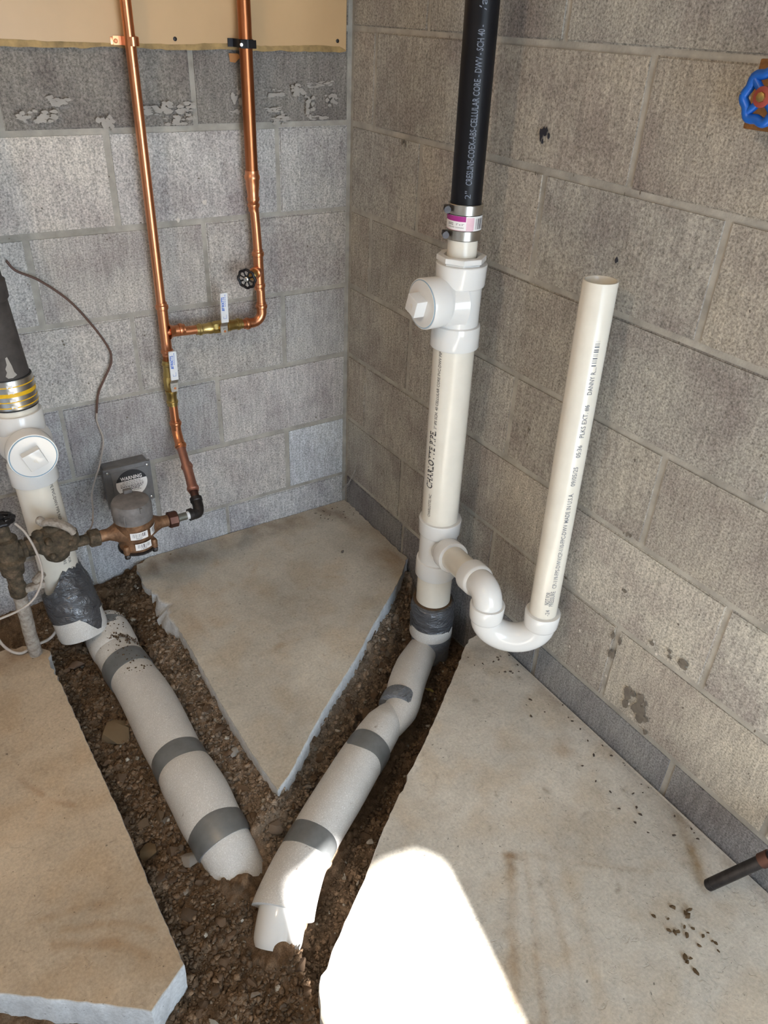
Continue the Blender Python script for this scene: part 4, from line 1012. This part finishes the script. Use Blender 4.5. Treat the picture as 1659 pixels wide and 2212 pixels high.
# tee on the left riser
tm = MB(); tp = Vector((XL + .001, YC, .672)); tm.cyl(tp + Z * -.040, tp + Z * .062, .0126, 28); press(tm, tp + Z * .042, Z, .032, .0128); press(tm, tp - Z * .030, -Z, .030, .0128)
tm.lathe(tp, (1, 0, 0), [(0, .0122), (.034, .0122)], 24); press(tm, tp + Vector((.022, 0, 0)), (1, 0, 0), .028, .0126)
tm.lathe(tp, (1, 0, 0), [(0.010, .0205), (.020, .0135), (.026, .0124)], 24, False, False); tm.build('tee', 'copper', cw)
def ball_valve(c, axis, hdir):
    """brass press ball valve with a flat vinyl lever"""
    a = Vector(axis).normalized(); c = Vector(c); up = Vector((0, 0, 1)); out = Vector((0, -1, 0))
    b = MB(); b.lathe(c - a * .020, a, [(0, .0125), (.006, .0165), (.034, .0165), (.040, .0125)], 8)
    b.lathe(c - a * .062, a, [(0, .0112), (0, .0130), (.006, .0130), (.008, .0150), (.013, .0150), (.015, .0130), (.030, .0130), (.034, .0148), (.042, .0148)], 26)
    b.lathe(c + a * .020, a, [(0, .0148), (.008, .0148), (.012, .0130), (.027, .0130), (.029, .0150), (.034, .0150), (.036, .0130), (.042, .0130), (.042, .0112)], 26)
    b.cyl(c, c + out * .030, .0085, 18)
    body = b.build('ball_valve', 'brass', cw)
    hz = c + out * 0.031
    m = MB(); side = Vector((1, 0, 0)); nrm = out
    def strip(pts, w):
        for (s0, o0, w0), (s1, o1, w1) in zip(pts[:-1], pts[1:]):
            q0 = hz + hdir * s0 + nrm * o0; q1 = hz + hdir * s1 + nrm * o1; th = nrm * .0022
            vs = [q0 - side * w0, q0 + side * w0, q1 + side * w1, q1 - side * w1]; m.add(vs + [v + th for v in vs], [(0, 1, 2, 3), (7, 6, 5, 4), (0, 4, 5, 1), (1, 5, 6, 2), (2, 6, 7, 3), (3, 7, 4, 0)])
    strip([(-.011, 0, .008), (.0, 0, .0095), (.012, 0, .0095), (.022, .006, .0085), (.028, .008, .0085)], 0)
    m.build('lever', 'screw', body, 0)
    m = MB(); s0, s1 = .024, .098; poly = []
    wdt = .0093
    for i in range(7): a_ = PI * i / 6; poly.append((wdt * math.cos(a_) if False else (wdt - .004) * (1 if math.cos(a_) > 0 else -1) + .004 * math.cos(a_), s1 - .004 + .004 * math.sin(a_)))
    poly += [(-wdt, s0), (wdt, s0)]
    m.prism(poly, .0055, .0115, hz, side, hdir, nrm); grip = m.build('lever_grip', 'white_paint', body, 30)
    t = MB(); g = fit(glyphs('WATTS', .0105, 1.05, .00035), .026); o = hz + nrm * .0119 + hdir * .062 + side * -.0005
    on_plane(t, g, o, hdir, -side)
    # the double chevron mark in front of the word and the small lines beside it
    for kx in (0, .0036):
        t.add([o + hdir * (kx - .0085) , o + hdir * (kx - .0060), o + hdir * (kx - .0042) - side * .0068, o + hdir * (kx - .0067) - side * .0068], [(0, 1, 2, 3)])
    for kx in range(6):
        t.add([o + hdir * (.002 + kx * .0052) + side * .0022, o + hdir * (.0058 + kx * .0052) + side * .0022, o + hdir * (.0058 + kx * .0052) + side * .0034, o + hdir * (.002 + kx * .0052) + side * .0034], [(0, 1, 2, 3)])
    o = hz + nrm * .0119 + hdir * .034
    for (x0, y0, x1, y1) in ((-.004, 0, .004, .0008), (-.004, 0, -.0033, .006), (.0033, 0, .004, .010)):
        t.add([o + side * x0 + hdir * y0, o + side * x1 + hdir * y0, o + side * x1 + hdir * y1, o + side * x0 + hdir * y1], [(0, 1, 2, 3)])
    t.build('lettering', 'blue_ink', grip, 0)
    n_ = MB(); n_.lathe(hz + nrm * .0022, nrm, [(0, .0065), (.004, .0065)], 6); n_.build('lever_nut', 'screw', body)
    MB().cyl(hz + nrm * .002, hz + nrm * .0075, .0030, 12).build('valve_stem', 'copper', body)
ball_valve((-0.405, YC, 0.6635), (1, 0, -.02), Vector((0.02, 0, 1)).normalized())
MB().cyl((XL, YC, 0.65), (-0.548, YC, 0.540), R1, 24).build('left_drop', 'copper_dark', cw)
ball_valve((-0.548, YC, 0.538), (0, 0, 1), Vector((0.02, 0, 1)).normalized())
# run below the lower valve, offset outwards to the meter
MB().cyl((-0.547, YC, 0.50), (-0.546, YC, 0.395), R1, 24).build('meter_drop', 'copper', cw)
pA = Vector((-0.546, YC, 0.395)); pB = Vector((-0.553, -0.125, 0.330)); pC = Vector((-0.560, -0.170, 0.302)); pD = Vector((-0.569, -0.235, 0.262))
f = MB(); f.tube(smoothpath([pA + Z * .035, pA + Z * .01, pA.lerp(pB, .22), pA.lerp(pB, .40)], 6), .0126, 24); press(f, pA + Z * .012, Z, .026, .0128); press(f, pA.lerp(pB, .20), pB - pA, .026, .0128); f.build('offset_bend', 'copper', cw)
MB().cyl(pA.lerp(pB, .25), pC, R1, 24).build('offset_pipe', 'copper_dull', cw)
f = MB(); dC = (pD - pC).normalized(); f.cyl(pB - (pC - pB).normalized() * .004, pC + dC * .018, .0126, 24); press(f, pB + dC * .012, -dC, .026, .0128); press(f, pC - dC * .010, dC, .028, .0130); f.build('press_coupling', 'copper_dull', cw)
MB().cyl(pC, pD - dC * .012, .0108, 24).build('brown_pipe', 'copper_brown', cw)
f = MB(); f.tube(smoothpath([pD - dC * .034, pD - dC * .014, pD + Vector((-.006, 0, -.002)), pD + Vector((-.028, -.004, .001))], 6), .0138, 24)
f.lathe(pD - dC * .040, dC, [(0, .0135), (0, .0158), (.010, .0158), (.012, .0138)], 24); f.lathe(pD + Vector((-.030, -.004, .001)), (1, .1, 0), [(0, .0135), (0, .0158), (.010, .0158), (.012, .0138)], 24); f.build('iron_elbow', 'dark_steel', cw)
MB().cyl(pD + Vector((-.026, -.004, .001)), pD + Vector((-.036, -.004, .001)), .0105, 20).build('thread_tape', 'teflon', cw)
MB().cyl(pD + Vector((-.034, -.004, .001)), pD + Vector((-.072, -.008, .003)), .0098, 20).build('steel_nipple', 'grey_steel', cw)
# pipe clips holding the two risers to the panel
def clip(x, r, mat, name, label, z, wide):
    o = thing(name, label, 'clip', (x, -0.02, z))
    m = MB(); pts = [(x - r - wide, -0.0135), (x - r - .001, -0.0145)]
    for i in range(13):
        a = PI + PI * i / 12; pts.append((x + (r + .0012) * math.cos(a), YC + (r + .0012) * math.sin(a)))
    pts += [(x + r + .001, -0.0145), (x + r + .010, -0.0135)]
    for (x0, y0), (x1, y1) in zip(pts[:-1], pts[1:]):
        d = Vector((x1 - x0, y1 - y0, 0)); nn = Vector((d.y, -d.x, 0)).normalized() * .0014
        vs = [Vector((x0, y0, z - .008)), Vector((x1, y1, z - .008)), Vector((x1, y1, z + .008)), Vector((x0, y0, z + .008))]
        m.add(vs + [v + nn for v in vs], [(0, 1, 2, 3), (7, 6, 5, 4), (0, 4, 5, 1), (1, 5, 6, 2), (2, 6, 7, 3), (3, 7, 4, 0)])
    m.build('strap', mat, o, 30)
    return o
o = clip(-0.543, R1, 'copper', 'pipe_clip', 'copper clip holding the left copper riser to the beige panel', 1.282, .018)
MB().lathe((-0.5675, -0.0125, 1.281), (0, -1, 0), [(0, .0042), (.003, .0042), (.004, .003)], 14).build('screw', 'copper', o)
MB().box((-0.5675, -0.008, 1.281), (.020, .010, .014), .001).build('clip_foot', 'copper', o)
o = clip(-0.2945, .0145, 'black_metal', 'pipe_clip', 'black clip holding the wider copper riser to the beige panel', 1.283, .014)
MB().lathe((-0.2985 - .012, YC - .0135, 1.281), (-0.3, -1, 0), [(0, .0040), (.003, .0040), (.004, .003)], 14).build('screw', 'screw', o)
MB().box((-0.2945, YC - .0150, 1.282), (.036, .003, .016), .0006).build('clip_front', 'black_metal', o)

# ------------------------------------------------------------------ water meter, corroded valves, box
MC = Vector((-0.737, -0.245, 0.0)); ZP = 0.272
wm = thing('water_meter', 'bronze water meter with a grey round cap and three barcode stickers', 'meter', (-0.737, -0.245, 0.22))
b = MB(); b.lathe(MC + Z * .226, Z, [(0, .0420), (.006, .0430), (.012, .0400), (.030, .0400), (.060, .0455), (.078, .0465), (.082, .0440)], 40)
pdir = Vector((1, 0, -0.045)).normalized()
b.lathe(MC + Z * ZP, pdir, [(0, .0340), (.030, .0320), (.052, .0200), (.064, .0150), (.086, .0145)], 28)
b.lathe(MC + Z * ZP, -pdir, [(0, .0340), (.030, .0320), (.052, .0200), (.064, .0150), (.086, .0145)], 28)
for a in (-2.45, -0.70, .85, 2.35):
    q = MC + Vector((math.cos(a) * .044, math.sin(a) * .044, .224)); b.lathe(q, Z, [(0, .0080), (.016, .0085), (.022, .0060)], 12)
body = b.build('meter_body', 'bronze', wm)
MB().lathe(MC + Z * .219, Z, [(0, .0430), (.002, .0465), (.006, .0465), (.008, .0430)], 40).build('bottom_plate', 'dark_steel', wm)
for a in (-2.45, -0.70, .85, 2.35):
    q = MC + Vector((math.cos(a) * .044, math.sin(a) * .044, .211)); MB().lathe(q, Z, [(0, .0070), (.008, .0074), (.010, .006)], 6).build('bolt', 'dark_steel', wm)
cp = MB().lathe(MC + Z * .305, Z, [(0, .0468), (.016, .0468), (.017, .0478), (.030, .0476), (.041, .0462), (.047, .0430), (.0500, .036), (.0505, .0001)], 44).build('meter_cap', 'cap_plastic', wm)
m = MB(); m.box(MC + Vector((0.004, .034, .357)), (.020, .012, .014), .002); m.box(MC + Vector((.010, -.0470, .345)), (.006, .004, .014), .001); m.box(MC + Vector((-.03, -.0385, .322)), (.003, .003, .03), .001); m.build('cap_latch', 'cap_plastic', cp)
def meter_sticker(a0, a1, z0, z1, r, seed, digits):
    o = wrap_patch(MB(), r, a0, a1, z0, z1, lambda z: MC, 8).build('sticker', 'paper', wm)
    w = (a1 - a0) * r; t = MB()
    gb = bars(20, w * .72, (z1 - z0) * .52, seed); gd = fit(glyphs(digits, .006), w * .35)
    for g, ox, oz in ((gb, w * .14, (z1 - z0) * .36), (gd, w * .30, (z1 - z0) * .10)):
        t.add([(MC.x + math.cos(a0 + (x + ox) / r) * (r + .0005), MC.y + math.sin(a0 + (x + ox) / r) * (r + .0005), z0 + oz + y) for x, y, _ in g[0]], g[1])
    t.build('barcode', 'ink', o, 0)
meter_sticker(-2.08, -1.18, .268, .2875, .0476, 31, '902437')
meter_sticker(-1.92, -1.00, .2355, .254, .0452, 32, '118205')
meter_sticker(-1.00, -0.28, .266, .2870, .0476, 33, '60451')
n_ = MB(); n_.lathe(MC + Z * ZP + pdir * .082, pdir, [(0, .0185), (.002, .0210), (.022, .0210), (.024, .0185)], 8); n_.build('coupling_nut', 'copper_brown', wm)
n_ = MB(); n_.lathe(MC + Z * ZP - pdir * .084, -pdir, [(0, .0185), (.002, .0215), (.024, .0215), (.026, .0185)], 8); n_.build('coupling_nut', 'corroded', wm)
# old valve left of the meter
ov = thing('meter_valve', 'corroded bronze meter valve with a curved lever in front of the white drain pipe', 'valve', (-0.915, -0.245, 0.27))
pV = Vector((-0.921, -0.247, .300))
b = MB(); b.lathe(MC + Z * ZP - pdir * .108, -pdir, [(0, .0130), (.030, .0130), (.032, .0185), (.052, .0190), (.054, .0150), (.066, .0160)], 20)
b.lathe(pV + Vector((.052, 0, -.002)), (-1, 0, .03), [(0, .018), (.012, .026), (.030, .036), (.055, .038), (.076, .032), (.090, .022), (.098, .0165)], 26)
b.lathe(pV - Z * .052, Z, [(0, .016), (.010, .027), (.030, .033), (.060, .031), (.068, .024), (.072, .0185), (.092, .0180), (.096, .014)], 22)
b.lathe(pV + Vector((-.030, -.006, .015)), (-.2, -.3, 1), [(0, .012), (.024, .012), (.026, .009)], 10)
b.lathe(pV + Vector((-.040, -.002, .002)), (-1, -.16, .18), [(0, .0215), (.004, .0235), (.020, .0235), (.024, .0150), (.050, .0150)], 8)
for k in range(9):
    a = k * 2.1; b.sphere(pV + Vector((.03 * math.cos(a), -.030 + .004 * math.sin(k), .022 * math.sin(a))), .009, 8)
b.build('valve_body', 'corroded', ov, 50)
lv = MB(); lp_ = smoothpath([pV + Vector((-.020, -.012, .062)), pV + Vector((-.004, -.020, .064)), pV + Vector((.016, -.026, .056)), pV + Vector((.034, -.030, .040)), pV + Vector((.040, -.030, .028))], 5)
lv.tube(lp_, [.010] * 6 + [.0105] * (len(lp_) - 6), 12, True, True, lambda t_, a: 0.55 + .55 * abs(math.cos(a)))
lv.sphere(pV + Vector((-.020, -.010, .066)), .011, 10); lv.build('lever', 'galv', ov, 50)
# second old valve at the left edge, on a pipe rising from the slab
sv = thing('stop_valve', 'old bronze stop valve with black wheel on a dirty pipe rising from the left slab', 'valve', (-1.02, -0.27, 0.0))
q0 = Vector((-1.0205, -0.250, -0.03)); q1 = Vector((-1.022, -0.283, .215)); 
MB().tube(smoothpath([q0, (-1.0215, -0.262, .06), (-1.022, -0.275, .13), q1], 6), [.0155, .0150, .0148, .0150, .0152, .0155, .0152, .0150, .0150, .0148, .0150, .0152, .0150, .0152, .0154, .0152, .0152, .0150, .0150], 18, True, True, crumple(.05, 3, 5)).build('riser_pipe', 'galv', sv, 60)
m = MB(); m.box((-1.000, -0.290, .222), (.070, .016, .016), .004); m.cyl((-0.985, -0.286, .232), (-0.965, -0.290, .250), .009, 10); m.build('pipe_clamp', 'galv', sv)
b = MB(); b.lathe((-1.0225, -0.285, .205), Z, [(0, .0150), (.006, .0190), (.030, .0190), (.036, .0165), (.060, .0175), (.066, .0240), (.090, .0260), (.098, .0330), (.104, .0330), (.110, .0250), (.140, .0235), (.146, .0260), (.156, .0260), (.160, .0170), (.185, .0150), (.190, .009), (.205, .007)], 24)
b.lathe((-1.0225, -0.285, .322), (1, .15, .0), [(0, .0180), (.026, .0180), (.028, .0215), (.036, .0215), (.040, .0150), (.062, .0150)], 18)
b.build('valve_body', 'corroded', sv, 50)
hw = MB(); wc = Vector((-1.0195, -0.287, .412)); ring = [wc + Vector((math.cos(2 * PI * i / 32) * .024 * (1 + .06 * math.cos(10 * PI * i / 16)), math.sin(2 * PI * i / 32) * .024 * (1 + .06 * math.cos(10 * PI * i / 16)), 0)) for i in range(33)]
hw.tube(ring, .0055, 10, False, False); hw.cyl(wc - Vector((.022, 0, 0)), wc + Vector((.022, 0, 0)), .004, 8); hw.cyl(wc - Vector((0, .022, 0)), wc + Vector((0, .022, 0)), .004, 8); hw.cyl(wc - Z * .010, wc + Z * .006, .008, 12)
hw.build('hand_wheel', 'black_metal', sv, 50)
# junction box on the wall
jb = thing('junction_box', 'grey plastic wall box with a round warning sticker behind the water meter', 'box', (-0.686, 0, 0.285))
BX = Vector((-0.6885, 0, .277)); bw, bh, bd = .124, .118, .042
MB().box(BX + Vector((0, -bd / 2 + .001, 0)), (bw - .010, bd, bh - .008), .003).build('box_body', 'grey_plastic', jb)
lid = MB(); lid.box(BX + Vector((0, -bd - .003, 0)), (bw, .008, bh), .0025); lid.box(BX + Vector((.004, -bd - .0075, -.002)), (bw * .76, .003, bh * .84), .0012)
for sx in (-1, 1):
    for sz in (-1, 1): lid.lathe(BX + Vector((sx * (bw / 2 - .010), -bd - .006, sz * (bh / 2 - .010))), (0, -1, 0), [(0, .0075), (.002, .007)], 14)
lid.build('lid', 'grey_plastic', jb)
for sx in (-1, 1):
    for sz in (-1, 1): MB().lathe(BX + Vector((sx * (bw / 2 - .010), -bd - .0082, sz * (bh / 2 - .010))), (0, -1, 0), [(0, .0036), (.0015, .0034), (.0022, .002)], 12).build('screw', 'screw', jb)
sc = BX + Vector((.006, -bd - .0093, .006)); rS = .0410
def disc_part(zlo, zhi, y, mat, name, parent):
    pts = []
    for i in range(49):
        a = 2 * PI * i / 48; x, z = rS * math.cos(a), rS * math.sin(a); z = min(max(z, zlo), zhi); x = math.copysign(min(abs(x), math.sqrt(max(rS * rS - z * z, 0))), x); pts.append((x, z))
    return MB().add([sc + Vector((x, y, z)) for x, z in pts[:-1]], [tuple(range(48))]).build(name, mat, parent, 0)
stk = disc_part(-rS, rS, 0, 'paper', 'sticker', jb); disc_part(.010, rS, -.0003, 'ink', 'black_field', stk)
t = MB(); on_plane(t, fit(glyphs('WARNING', .0150, 1.0, .0004), .056), sc + Vector((-.028, -.0007, .0125)), (1, 0, 0), (0, 0, 1)); t.build('lettering', 'paper', stk, 0)
t = MB()
for k, w in enumerate((.048, .060, .062, .060, .052, .040, .044)):
    x = -w / 2; rr = random.Random(k); z0 = .0055 - k * .0046
    while x < w / 2 - .003:
        ww = rr.uniform(.003, .008); ww = min(ww, w / 2 - x); h = .0022 if k in (3, 4, 5) else .0013
        t.add([sc + Vector((x, -.0005, z0)), sc + Vector((x + ww, -.0005, z0)), sc + Vector((x + ww, -.0005, z0 + h)), sc + Vector((x, -.0005, z0 + h))], [(0, 1, 2, 3)]); x += ww + .0012
t.build('fine_print', 'ink', stk, 0)

# ------------------------------------------------------------------ wires
W1 = [(-0.861, -.010, .870), (-0.846, -.012, .847), (-0.802, -.012, .820), (-0.746, -.012, .765), (-0.700, -.012, .691), (-0.677, -.012, .640), (-0.675, -.012, .615), (-0.681, -.012, .596), (-0.702, -.012, .562), (-0.720, -.010, .528), (-0.731, -.010, .480), (-0.734, -.010, .455), (-0.727, -.012, .414), (-0.731, -.016, .390), (-0.742, -.020, .360), (-0.757, -.045, .345), (-0.772, -.05, .318), (-0.79, -.07, .290), (-0.800, -.10, .262), (-0.818, -.15, .250), (-0.850, -.22, .275)]
path = smoothpath(W1, 6); k = 10 * 6 + 1
wr = thing('wire', 'thin brown wire curving down the back wall to the meter valve', 'wire', (-0.75, -.012, .55))
MB().tube(path[:k], .0026, 10).build('brown_length', 'wire', wr, 60)
MB().tube(path[k - 1:], .0021, 10).build('bare_length', 'wire_grey', wr, 60)
W2 = [(-0.995, -.300, .402), (-0.982, -.318, .385), (-0.972, -.325, .345), (-0.968, -.330, .300), (-0.975, -.335, .262), (-1.000, -.340, .225), (-1.035, -.345, .210), (-1.09, -.350, .205)]
tag(MB().tube(smoothpath(W2, 6), .0026, 10).build('wire', 'wire_grey', None, 60), 'pale grey wire looping down beside the old stop valve', 'wire')
W3 = [(-1.10, -.17, .10), (-1.085, -.215, .03), (-1.055, -.243, .008), (-1.02, -.235, .010), (-0.985, -.225, .006), (-0.962, -.213, .014), (-0.950, -.196, .026)]
tag(MB().tube(smoothpath(W3, 6), .0036, 10).build('wire', 'wire_grey', None, 60), 'stiff pale wire lying around the foot of the dirty riser pipe', 'wire')

# ------------------------------------------------------------------ beige panel top left
pn = thing('wall_panel', 'beige painted board fixed to the top of the back wall behind the copper risers', 'panel', (-0.8, 0, 1.27))
edge = [(-2.2, 1.262)]
r = random.Random(2); x = -2.2
while x < -0.03: x += r.uniform(.01, .03); edge.append((min(x, -0.016), 1.268 + r.uniform(-.002, .0025)))
poly = edge + [(-0.016, 2.41), (-2.2, 2.41)]
MB().prism(poly, .001, .0105, (0, 0, 0), (1, 0, 0), (0, 0, 1), (0, -1, 0)).build('board', 'panel_bare', pn, 20)
pe = []; x = -2.2
while x < -0.028:
    z = 1.275 + .012 * max(0, vnoise(np.array([x * 9.0]), np.array([3.3]), 4)[0] - .25) + (.012 * max(0, (-0.50 - x)) if x > -.9 else .004); pe.append((x, z + r.uniform(-.0008, .0008))); x += .012
pe += [(-0.023, 1.273), (-0.021, 2.41), (-2.2, 2.41)]
MB().prism(pe, .0103, .0120, (0, 0, 0), (1, 0, 0), (0, 0, 1), (0, -1, 0)).build('paint_layer', 'panel', pn, 20)
for x, z in ((-0.441, 1.287), (-0.046, 1.291)):
    MB().lathe((x, -.0119, z), (0, -1, 0), [(0, .0042), (.001, .0042), (.0018, .003)], 14).build('nail_head', 'dark_steel', pn)
fk = MB(); fk.add([(-0.318, -.004, 1.262), (-0.298, -.007, 1.262), (-0.292, -.010, 1.256), (-0.306, -.009, 1.244), (-0.317, -.006, 1.246), (-0.313, -.002, 1.255), (-0.300, -.003, 1.252)], [(0, 1, 2, 3, 4), (0, 4, 5), (1, 6, 2), (2, 6, 3), (3, 6, 5, 4), (0, 5, 6, 1)])
tag(fk.build('paint_flake', 'orange', None, 0), 'small orange paint flake hanging below the beige board by the wider riser', 'flake')

# ------------------------------------------------------------------ blue wheel valve on its board, right edge
bd_ = tag(MB().box((-0.020, -1.182, 1.279), (.038, .098, .084), .002).build('wooden_board', 'rust_wood', None, 30), 'rust brown board piece on the right wall behind the blue wheel', 'board')
hv = thing('hose_valve', 'blue wheel valve with a red washer on the brown board at the right edge', 'valve', (-0.05, -1.165, 1.278))
vc = Vector((-0.075, -1.178, 1.280)); ad = Vector((-1, 0, 0))
MB().lathe((-0.038, -1.178, 1.280), ad, [(0, .014), (.006, .014), (.008, .009), (.036, .008), (.040, .005)], 20).build('valve_stem', 'bronze', hv)
m = MB(); ring = []
for i in range(49):
    a = 2 * PI * i / 48; q = .0285 * (1 + .075 * math.cos(7 * a + .6)); ring.append(vc + Vector((0, math.cos(a) * q, math.sin(a) * q)))
m.tube(ring, .0062, 12, False, False)
for i in range(4):
    a = 2 * PI * i / 4 + .75; d = Vector((0, math.cos(a), math.sin(a))); m.cyl(vc + d * .004, vc + d * .027, .0052, 10)
m.lathe(vc + Vector((.005, 0, 0)), ad, [(0, .012), (.010, .012)], 20); m.build('hand_wheel', 'blue_paint', hv, 50)
MB().lathe(vc + ad * .0045, ad, [(0, .0125), (.002, .0125), (.003, .011)], 24).build('washer', 'red', hv)
MB().lathe(vc + ad * .007, ad, [(0, .0065), (.003, .0060), (.004, .003)], 8).build('screw', 'brass', hv)

# ------------------------------------------------------------------ steel bar leaning at the right edge
rd = thing('steel_bar', 'dark round steel bar resting on the floor and leaning on the right wall', 'bar', (-0.10, -1.518, 0))
a0 = Vector((-0.102, -1.518, .0125)); a1 = Vector((-0.012, -1.612, .220)); da = (a1 - a0)
MB().lathe(a0, da, [(0, .0085), (.003, .0110), (.012, .0112), (.0125, .0105), (.014, .0105), (.0145, .0112), (da.length, .0112)], 24).build('rod', 'dark_steel', rd)
MB().lathe(a0 + da * .50, da, [(0, .0112), (.0005, .0135), (.020, .0135), (.0205, .0112)], 24).build('collar', 'copper_brown', rd)

# ------------------------------------------------------------------ marks on the walls and crumbs on the floor
def blob(rr, cx, cy, rx, ry, n=11): return [(cx + math.cos(2 * PI * i / n) * rx * rr.uniform(.55, 1.15), cy + math.sin(2 * PI * i / n) * ry * rr.uniform(.55, 1.15)) for i in range(n)]
rr = random.Random(44); sm = MB()
def wall_marks(lst, mat, name, wall, axis):
    m = MB(); ecount = [0]
    for u, z, ru, rz, cnt in lst:
        for k in range(cnt):
            cu = u + rr.uniform(-1, 1) * ru * (1.2 if cnt > 1 else 0); cz = z + rr.uniform(-1, 1) * rz * (1.2 if cnt > 1 else 0); q = 1 if cnt == 1 else rr.uniform(.25, .6)
            pts = blob(rr, cu, cz, ru * q, rz * q); e = -.0022 - ecount[0] * .00004; ecount[0] += 1
            m.add([(x_, e, z_) if axis == 'x' else (e, x_, z_) for x_, z_ in pts], [tuple(range(len(pts)))])
    o = m.build(name, mat, wall, 0); o['kind'] = 'stuff'; return o
dots = [(-0.2 - rr.random() * 1.35, .12 + rr.random() * 1.2, rr.uniform(.0012, .0030), rr.uniform(.0012, .0040), 1) for _ in range(170)]
wall_marks([(-1.093, .508, .007, .012, 3), (-1.115, .385, .009, .007, 3), (-1.21, .150, .020, .030, 12), (-1.235, .125, .014, .016, 5), (-1.128, .25, .010, .022, 5), (-.78, .585, .006, .018, 3), (-.79, .645, .004, .008, 2), (-1.26, .335, .02, .012, 5), (-.25, 1.09, .008, .016, 3), (-.965, .325, .006, .004, 1), (-1.21, .325, .007, .006, 1)] + dots, 'smudge', 'dirt_marks', wall_right, 'y')
wall_marks([(-.706, 1.180, .010, .017, 7), (-.696, 1.176, .006, .014, 1), (-.929, 1.003, .004, .006, 1)], 'black_mark', 'black_marks', wall_right, 'y')
wall_marks([(-.95 - rr.random() * .35, .12 + rr.random() * .25, .003, .004, 1) for _ in range(9)], 'speck', 'pale_specks', wall_right, 'y')
wall_marks([(-.02 - rr.random() * .9, .11 + rr.random() * 1.0, rr.uniform(.001, .003), rr.uniform(.001, .003), 1) for _ in range(90)], 'smudge', 'dirt_marks', wall_back, 'x')
wall_marks([(-.78 + rr.random() * .76, 1.123 + abs(rr.gauss(0, .05)), rr.uniform(.004, .020), rr.uniform(.003, .012), 14) for _ in range(26)], 'remnant', 'paint_remnants', wall_back, 'x')
wall_marks([(-.47, .92, .006, .006, 1), (-.40, .955, .007, .007, 1), (-.455, 1.02, .008, .006, 2)], 'speck', 'pale_specks', wall_back, 'x')
def chip(x, y, s, col, label, z=0.001, name='debris_chip', cat='debris', group=None):
    o = bpy.data.objects.new(name, STONES[rr.randrange(7)]); COL.objects.link(o); o.location = (x, y, z + s * .35); o.scale = (s, s * .7, s * .5); o.rotation_euler = (0, 0, rr.uniform(0, 6)); o.color = (*col, 1)
    tag(o, label, cat, group); return o
DG = 'dark crumbs along the wall foot'
for i in range(46):
    y = -.80 - rr.random() ** 1.6 * .75; x = -.012 - rr.random() ** 2 * .11
    chip(x, y, rr.uniform(.0022, .0055), (.10, .075, .06), 'tiny dark crumb on the floor slab along the right wall', group=DG)
for i in range(22):
    chip(-.155 - rr.random() * .09, -1.50 - rr.random() * .11, rr.uniform(.003, .008), (.13, .085, .045), 'brown crumb in the cluster on the slab below the steel bar', group='brown crumbs near the steel bar')
for i in range(20):
    chip(-.01 - rr.random() * .12, -.03 - rr.random() * .10, rr.uniform(.002, .0045), (.15, .13, .115), 'small grey crumb on the middle slab in the wall corner', group='crumbs in the corner')
o = chip(-0.178, -0.752, .010, (.50, .38, .12), 'yellowish chip lying in the dark soil beside the right slab', soil_z(-.178, -.752), 'yellow_chip', 'chip'); o.scale = (.016, .007, .006)
chip(-0.1575, -0.2575, .009, (.22, .19, .165), 'flat grey flake on the middle slab near the corner', .001, 'grey_flake', 'flake')
# cobweb threads in the corner
cb_ = MB()
for k in range(9):
    a = Vector((-.004 - rr.random() * .02, -.006, .03 + rr.random() * .05)); b = Vector((-.006, -.02 - rr.random() * .06, .02 + rr.random() * .14)); c_ = (a + b) / 2 - Z * rr.uniform(.005, .02)
    cb_.tube(smoothpath([a, c_, b], 5), .0006, 5)
tag(cb_.build('cobweb', 'web', None, 60), 'grey cobweb threads in the corner where both walls meet the floor', 'cobweb')
